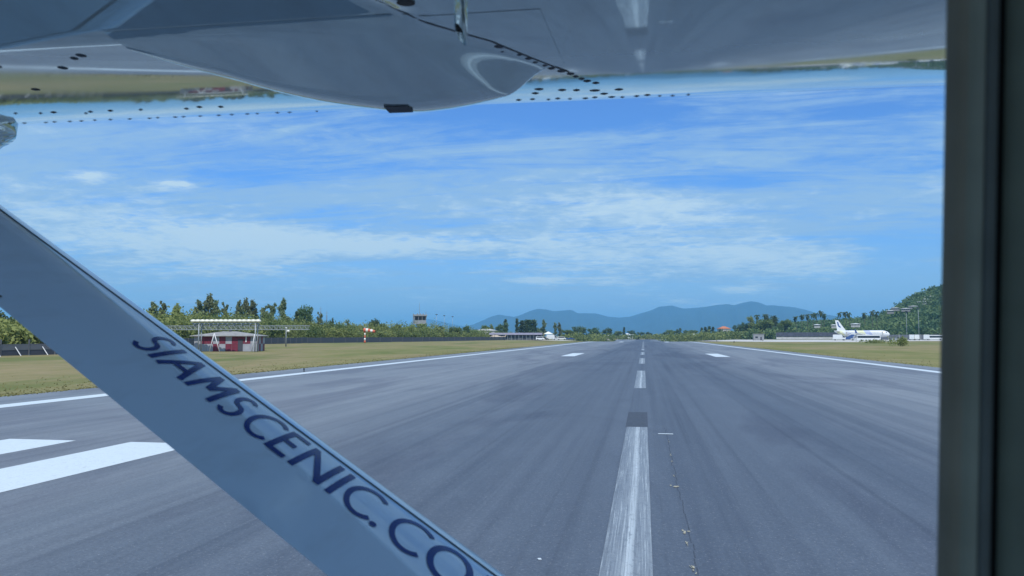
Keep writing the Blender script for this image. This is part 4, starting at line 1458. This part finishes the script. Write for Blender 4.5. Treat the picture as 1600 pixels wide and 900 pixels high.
# ------------------------------------------------------------------ the aircraft we sit in: wing, strut, fairings, window frame
plane = thing('light_aircraft', 'white high wing light aircraft: wing underside, lettered strut and dark cabin window frame', 'airplane', (0, 0, 0))
YK = 1.17                                     # spar line: flat skin behind it, curved leading edge ahead
sl_Y = np.array([1.17, 1.30, 1.62, 2.00, 2.40, 2.46, 2.52])
sl_S = np.array([.104, .124, .158, .230, .310, .42, .62])
yy_ = np.linspace(YK, 2.52, 400)
ss_ = np.interp(yy_, sl_Y, sl_S)
zz_ = np.concatenate([[0], np.cumsum((ss_[1:] + ss_[:-1]) / 2 * np.diff(yy_))])
zz_ += EYE + .744 - np.interp(2.40, yy_, zz_)
ZK = zz_[0]


def seam_x(Y):
    return np.interp(Y, [.70, .98, 1.30, 1.60, 2.0], [-.62, -.46, -.26, -.15, .0])


def under(X, Y):
    """height of the wing's lower skin"""
    X, Y = np.asarray(X, float), np.asarray(Y, float)
    fwd = np.interp(Y, yy_, zz_)
    left = ZK + (Y - YK) * -.15
    right = ZK + (Y - YK) * .088
    w = sstep(-.03, .03, X - seam_x(Y))
    aft = left * (1 - w) + right * w
    return np.where(Y >= YK, fwd, aft) - .010 * X


wx_ = np.unique(np.concatenate([np.arange(-7.5, -3, .3), np.arange(-3, 1.31, .025)]))
wy_ = np.concatenate([np.arange(-.2, .8, .2), np.arange(.8, 1.16, .03), np.arange(1.17, 2.521, .025)])
gx, gy = np.meshgrid(wx_, wy_, indexing='ij')
low_ = np.stack([gx, gy, under(gx, gy)], -1)
# nose and top skin
z_le = under(wx_, np.full_like(wx_, 2.52))
top_y = np.array([2.555, 2.575, 2.58, 2.56, 2.50, 2.36, 2.1, 1.6, .9, .2, -.2])
top_dz = np.array([.035, .075, .115, .15, .19, .245, .29, .30, .22, .08, .0])
tz_end = under(wx_, np.full_like(wx_, -.2))
tops = []
for ty, td in zip(top_y, top_dz):
    zt_ = z_le + td
    if ty == top_y[-1]:
        zt_ = tz_end + .012
    elif ty < 1.0:
        f_ = (ty + .2) / 1.8
        zt_ = (tz_end + .012) * (1 - f_) + (z_le + .30) * f_
    tops.append(np.stack([wx_, np.full_like(wx_, ty), zt_], -1))
P = np.concatenate([low_, np.stack(tops, 1)], 1)
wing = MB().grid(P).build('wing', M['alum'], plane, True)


def on_skin(X, Y, d=.0012):
    return (X, Y, float(under(X, Y)) - d)


def seam_strip(pts, w):
    mb = MB()
    pts = [np.array(p) for p in pts]
    A2, B2 = [], []
    dense = []
    for p, q in zip(pts[:-1], pts[1:]):
        for t_ in np.linspace(0, 1, 14)[:-1]:
            dense.append(p + (q - p) * t_)
    dense.append(pts[-1])
    for i, p in enumerate(dense):
        d = dense[min(i + 1, len(dense) - 1)] - dense[max(i - 1, 0)]
        nn = np.array([-d[1], d[0]]) / (np.hypot(*d) + 1e-9) * w / 2
        A2.append(on_skin(*(p + nn))); B2.append(on_skin(*(p - nn)))
    mb.grid(np.array([A2, B2]))
    return mb


seam_strip([(seam_x(y), y) for y in (.80, .98, 1.15, 1.3, 1.45, 1.60)], .005).build('panel_seam', M['seam'], wing)
seam_strip([(-.385, 1.045), (-.32, 1.03), (-.21, 1.01)], .005).build('panel_seam', M['seam'], wing)
seam_strip([(.42, 2.30), (.8, 2.29), (1.28, 2.28)], .008).build('panel_seam', M['seam'], wing)
rv = MB()


def rivet(X, Y, r):
    vs_ = [on_skin(X, Y, .0035)] + [on_skin(X + r * cos(a), Y + r * sin(a) * 1.3, .0008) for a in np.linspace(0, 2 * pi, 8, endpoint=False)]
    rv.add(vs_, [(0, 1 + (i + 1) % 8, 1 + i) for i in range(8)])


for X in np.arange(-2.6, -1.0, .052):
    rivet(X + rng.normal(0, .008), 2.24 + rng.normal(0, .012) + .02 * (X + 1.8), rng.uniform(.005, .0085))
    if rng.random() < .7:
        rivet(X + rng.normal(0, .012), 1.86 + rng.normal(0, .02) + .05 * (X + 1.8), rng.uniform(.005, .009))
    if rng.random() < .40 and X > -2.0:
        rivet(X + rng.normal(0, .012), 1.50 + rng.normal(0, .03) - .12 * (X + 1.8), rng.uniform(.006, .010))
for X in np.arange(-1.6, -1.0, .045):
    if rng.random() < .6:
        rivet(X + rng.normal(0, .01), 1.27 + rng.normal(0, .03), rng.uniform(.006, .010))
for X in np.arange(-.34, .16, .036):
    rivet(X + rng.normal(0, .006), 2.10 + .2 * (X + .3) + rng.normal(0, .02), rng.uniform(.006, .012))
    if X < -.05:
        rivet(X + rng.normal(0, .012), 1.80 + .5 * (X + .3) + rng.normal(0, .04), rng.uniform(.007, .014))
for t_ in np.linspace(0, 1, 13):
    y = 1.34 + .42 * t_
    rivet(float(seam_x(y)) - .015 + rng.normal(0, .006), y, rng.uniform(.006, .011))
o = rv.build('rivets', M['seam'], wing)
o['kind'] = 'stuff'

# blister fairing bulging under the leading edge
# its lower skin carries on flat from the spar line, then curls up along a curved front edge
EDGE = [(196, 69), (260, 92), (330, 116), (400, 137), (450, 150), (510, 162), (560, 169), (620, 175.5), (660, 176.5), (700, 172), (740, 165), (780, 156), (815, 144), (850, 130), (880, 122)]
ed = []
for px, py in EDGE:
    d_ = (px - 800) / 1200 * _r + (450 - py) / 1200 * _u + _f
    k_ = (ZK + .004 - EYE) / (d_[2] + .010 * d_[0])
    ed.append((d_[0] * k_, d_[1] * k_ + .032))
ed = np.array(ed)
exs = np.linspace(ed[0, 0], ed[-1, 0], 90)
eys = np.interp(exs, ed[:, 0], ed[:, 1])
kern = np.array([1, 2, 3, 4, 3, 2, 1.]); kern /= kern.sum()
eys = np.concatenate([eys[:3], np.convolve(eys, kern, 'valid'), eys[-3:]])
G = []
for X, Ye in zip(exs, eys):
    col = []
    Lc = max(Ye - YK, .02)
    rc = min(.16, Lc * .55)
    yf = np.concatenate([np.linspace(YK - .03, Ye - rc, 14), Ye - rc + rc * np.sin(np.linspace(0.08, pi / 2, 16))])
    slope0 = -.012
    for y in yf:
        if y <= Ye - rc:
            z = ZK + (y - YK) * slope0 * (y > YK) - (y - YK) * .15 * (y < YK) - .0004
        else:
            q = (y - Ye + rc) / rc
            z = ZK + (Ye - rc - YK) * slope0 + q * rc * slope0 + rc * .20 * (1 - sqrt(max(0, 1 - q * q))) - .0015
        w_ = float(sstep(0.0, .13, float(seam_x(y)) - .004 - X))
        z = w_ * (z - .010 * X) + (1 - w_) * (float(under(X, y)) - .0006)
        col.append((X, y, z))
    zt_ = max(col[-1][2] + .002, float(under(X, Ye)) + .003)
    col.append((X, Ye + .002, (col[-1][2] + zt_) / 2))
    col.append((X, Ye, zt_))
    G.append(col)
fair = MB().grid(np.array(G)).build('blister_fairing', M['alum'], wing, True)
d_ = (625 - 800) / 1200 * _r + (450 - 170) / 1200 * _u + _f
k_ = (ZK - EYE + .002) / d_[2]
MB().box((d_[0] * k_, d_[1] * k_ - .01, ZK - .004 - .010 * d_[0] * k_), (.054, .045, .009), rz=.05).build('drain_fitting', M['seam'], wing)

# fuel vent tube hanging from the wing
vx, vy = bearing_x(718, 1.04), 1.04
vz = float(under(vx, vy))
zb_ = EYE + (525 - 45) / 1200 * 1.04
tb_ = MB()
seg = 16
ring = lambda z_, r_, cut: [(vx + r_ * cos(a), vy + r_ * sin(a), z_ + cut * (-cos(a) * .9 - sin(a) * .8)) for a in np.linspace(0, 2 * pi, seg, endpoint=False)]
Vv = ring(vz + .02, .0095, 0) + ring(zb_ + .012, .0095, .012) + ring(zb_ + .012, .0074, .012) + ring(zb_ + .06, .0074, 0)
Ff = []
for q in range(3):
    for i in range(seg):
        j = (i + 1) % seg
        Ff.append((q * seg + i, q * seg + j, (q + 1) * seg + j, (q + 1) * seg + i))
vent = tb_.add(Vv, Ff).build('vent_tube', M['alum'], wing, True)
MB().lathe([(.0075, 0), (.0075, .004)], (vx, vy, zb_ + .018), 14).build('vent_bore', M['dark'], wing)
for (X, Y, r) in ((-.345, 1.075, .014), (-.10, 1.005, .014)):
    vs_ = [on_skin(X, Y, .002)] + [on_skin(X + r * cos(a), Y + r * sin(a), .0016) for a in np.linspace(0, 2 * pi, 16, endpoint=False)]
    MB().add(vs_, [(0, 1 + (i + 1) % 16, 1 + i) for i in range(16)]).build('drain_hole', M['dark'], wing)

# strut: streamlined section, chord fore and aft, rising outboard to the wing
SA = np.array([-0.85619074, 0.19223784, 0.47956442])
SN = np.array([0.48867908, 0.0, 0.87246361])
S0 = np.array([-0.69229762, 1.06133757, 2.22783593])
CH, TK = .36, .20


def naca(x):
    return 5 * TK * (.2969 * np.sqrt(x) - .126 * x - .3516 * x ** 2 + .2843 * x ** 3 - .1036 * x ** 4)


def strut_pt(s, u, side=1, off=0.0, scale=1.0):
    h = naca(max(0.0, min(1.0, 1 - u))) * scale
    return S0 + SA * s + np.array([0, u * CH, 0]) + SN * (side * (CH * h + off))


us = np.concatenate([np.linspace(0, .9, 46), .9 + .1 * np.sin(np.linspace(0.05, pi / 2, 18))])
ss = np.concatenate([np.linspace(-1.5, -.7, 9), np.linspace(-.6, .7, 27), np.linspace(.8, 1.62, 9)])
rows = []
for s in ss:
    rows.append([strut_pt(s, u, 1) for u in us] + [strut_pt(s, u, -1) for u in us[::-1][1:]])
mb = MB().grid(np.array(rows))
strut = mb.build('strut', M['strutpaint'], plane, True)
# seam line near the nose, small screw near the trailing edge
A2 = [strut_pt(s, .758, 1, .0008) for s in ss]
B2 = [strut_pt(s, .780, 1, .0008) for s in ss]
MB().grid(np.array([A2, B2])).build('seam', M['seam'], strut)
sc = strut_pt(.495, .045, 1, .001)
MB().lathe([(.0055, -.001), (.0045, .002)], sc, 10).build('screw', M['seam'], strut)


def arc(cx, cy, rx, ry, a0, a1, n=22):
    return [(cx + rx * cos(radians(a)), cy + ry * sin(radians(a))) for a in np.linspace(a0, a1, n)]


def lin(*pts, n=9):
    out = []
    for p, q in zip(pts[:-1], pts[1:]):
        for t_ in np.linspace(0, 1, n)[:-1]:
            out.append((p[0] + (q[0] - p[0]) * t_, p[1] + (q[1] - p[1]) * t_))
    out.append(pts[-1])
    return out


GLYPH = {
    'S': [arc(.48, .745, .36, .235, 38, 180, 18) + arc(.48, .745, .36, .235, 180, 262, 8)[1:] + arc(.50, .26, .40, .24, 84, 0, 10) + arc(.50, .26, .40, .24, 0, -148, 18)[1:]],
    'I': [lin((.5, 0), (.5, 1), n=14)],
    'A': [lin((.02, 0), (.5, 1), n=14), lin((.5, 1), (.98, 0), n=14), lin((.20, .34), (.80, .34))],
    'M': [lin((.06, 0), (.16, 1), n=14), lin((.16, 1), (.5, .32), n=10), lin((.5, .32), (.84, 1), n=10), lin((.84, 1), (.94, 0), n=14)],
    'C': [arc(.60, .5, .56, .48, 48, 312, 34)],
    'E': [lin((.14, 0), (.14, 1), n=14), lin((.14, .955), (.9, .955)), lin((.14, .52), (.78, .52)), lin((.14, .045), (.92, .045))],
    'N': [lin((.08, 0), (.08, 1), n=14), lin((.08, .97), (.92, .03), n=14), lin((.92, 0), (.92, 1), n=14)],
    'O': [arc(.5, .5, .46, .48, 90, 450, 44)],
    '.': [arc(.5, .07, .25, .034, 0, 360, 17)],
}
TEXT = [('S', .290, .247), ('I', .240, .222), ('A', .212, .148), ('M', .136, .071), ('S', .060, .018), ('C', .001, -.056), ('E', -.064, -.112), ('N', -.120, -.189), ('I', -.200, -.218), ('C', -.229, -.292), ('.', -.296, -.310), ('C', -.325, -.392), ('O', -.402, -.478), ('M', -.492, -.566)]
U0, U1 = .415, .705
SW = .0064


def letter(ch, s0, s1):
    mb = MB()
    wid = s0 - s1
    for li, pl in enumerate(GLYPH[ch]):
        pts = np.array([(q[0] * wid, q[1] * (U1 - U0) * CH) for q in pl])     # metres along the strut and along the chord
        L_, R2 = [], []
        n = len(pts)
        closed = np.hypot(*(pts[0] - pts[-1])) < 1e-6
        w = SW * (.85 if ch in 'SC' else 1.0)
        if ch == '.':
            w = .0036
        for i in range(n):
            if closed:
                d = pts[(i + 1) % (n - 1)] - pts[(i - 1) % (n - 1)]
            else:
                d = pts[min(i + 1, n - 1)] - pts[max(i - 1, 0)]
            nn = np.array([-d[1], d[0]]) / (np.hypot(*d) + 1e-9) * w
            for lst, sg in ((L_, 1), (R2, -1)):
                q = pts[i] + nn * sg
                lst.append(strut_pt(s0 - q[0], U0 + q[1] / CH, 1, .0011 + .00015 * li))
        mb.grid(np.array([L_, R2]))
    return mb.build('letter', M['letter'], strut)


for ch, a_, b_ in TEXT:
    letter(ch, a_, b_)

# flared fairing where the strut meets the wing
rows = []
for s, k_, e_ in ((1.30, 1.03, .004), (1.40, 1.12, .015), (1.48, 1.28, .035), (1.55, 1.55, .07), (1.60, 1.85, .12), (1.66, 2.1, .17)):
    up_ = [strut_pt(s, u, 1, 0, k_) + np.array([0, (u - .5) * 2 * e_, 0]) for u in us]
    dn_ = [strut_pt(s, u, -1, 0, k_) + np.array([0, (u - .5) * 2 * e_, 0]) for u in us[::-1][1:]]
    rows.append(up_ + dn_)
MB().grid(np.array(rows)).build('strut_fairing', M['alum'], plane, True)


# tie-down horn: the dark tapered fitting under the leading edge at the frame's left
def cam_pt(px, py, D):
    return np.array([0, 0, EYE]) + ((px - 800) / 1200 * _r + (450 - py) / 1200 * _u + _f) * D


h0 = cam_pt(-60, 180, 2.62)
MB().tube([h0 + np.array([0, 0, .06]), cam_pt(-52, 205, 2.60), cam_pt(-60, 235, 2.58), cam_pt(-80, 268, 2.56)], [.18, .142, .105, .02], 32).build('strut_cuff', M['alum'], plane, True)

# cabin window frame round the eye point: rounded ring of stepped mouldings
fr = thing  # (kept simple: the ring is part of the aircraft)
wc = cam_pt(690, 452, .40)
ROLL = radians(1.0)
er = _r * cos(ROLL) + _u * sin(ROLL) * -1
eu = _u * cos(ROLL) + _r * sin(ROLL)
ef = _f
hw, hh, rad = .2694, .24, .05
RS = .72
path = []
for (cx_, cy_c, a0) in ((hw - rad, hh - rad, 0), (-(hw - rad), hh - rad, 90), (-(hw - rad), -(hh - rad), 180), (hw - rad, -(hh - rad), 270)):
    for a in np.linspace(a0, a0 + 90, 9):
        path.append(((cx_, cy_c), (cos(radians(a)), sin(radians(a)))))


def ring_part(name, prof, mat):
    """prof: list of (outward offset, depth towards the eye)"""
    rows = []
    for (c0, d0) in path + [path[0]]:
        rows.append([wc + er * (c0[0] + d0[0] * (rad + o_ * RS)) + eu * (c0[1] + d0[1] * (rad + o_ * RS)) - ef * dz * RS for o_, dz in prof])
    return MB().grid(np.array(rows)).build(name, mat, plane, True)


ring_part('window_frame', [(.03, -.030), (.003, -.028), (.0, -.020), (0, -.006), (.0012, -.002), (.004, .0)], M['pillar_br'])
ring_part('window_moulding', [(.004, .0), (.006, .004), (.0115, .0065), (.0130, .0055), (.0135, .0)], M['pillar_lt'])
ring_part('window_trim', [(.0135, .0), (.0145, .003), (.019, .004), (.0242, .003), (.0248, -.002)], M['pillar_dk'])
ring_part('window_seal', [(.0248, -.002), (.026, -.006), (.0295, -.006), (.0305, .0)], M['rubber_seal'])
ring_part('cabin_panel', [(.0305, .0), (.032, .006), (.038, .009), (.08, .012), (.16, .016), (.24, .02), (.242, -.034), (.03, -.034)], M['pillar'])

# ------------------------------------------------------------------ hazy air
hz = MB().box((0, 7000, 208), (24000, 24000, 424)).build('haze', None)
hm = bpy.data.materials.new('hazy_air')
hm.use_nodes = True
hn = hm.node_tree
hn.nodes.clear()
pv = hn.nodes.new('ShaderNodeVolumePrincipled')
pv.inputs['Color'].default_value = (0.25, 0.62, 1.0, 1)
pv.inputs['Density'].default_value = 0.00012
pv.inputs['Anisotropy'].default_value = 0.1
ho = hn.nodes.new('ShaderNodeOutputMaterial')
hn.links.new(pv.outputs[0], ho.inputs['Volume'])
hz.data.materials.append(hm)
hz['kind'] = 'stuff'
hz['label'] = 'pale blue hazy air over the airfield and mountains'
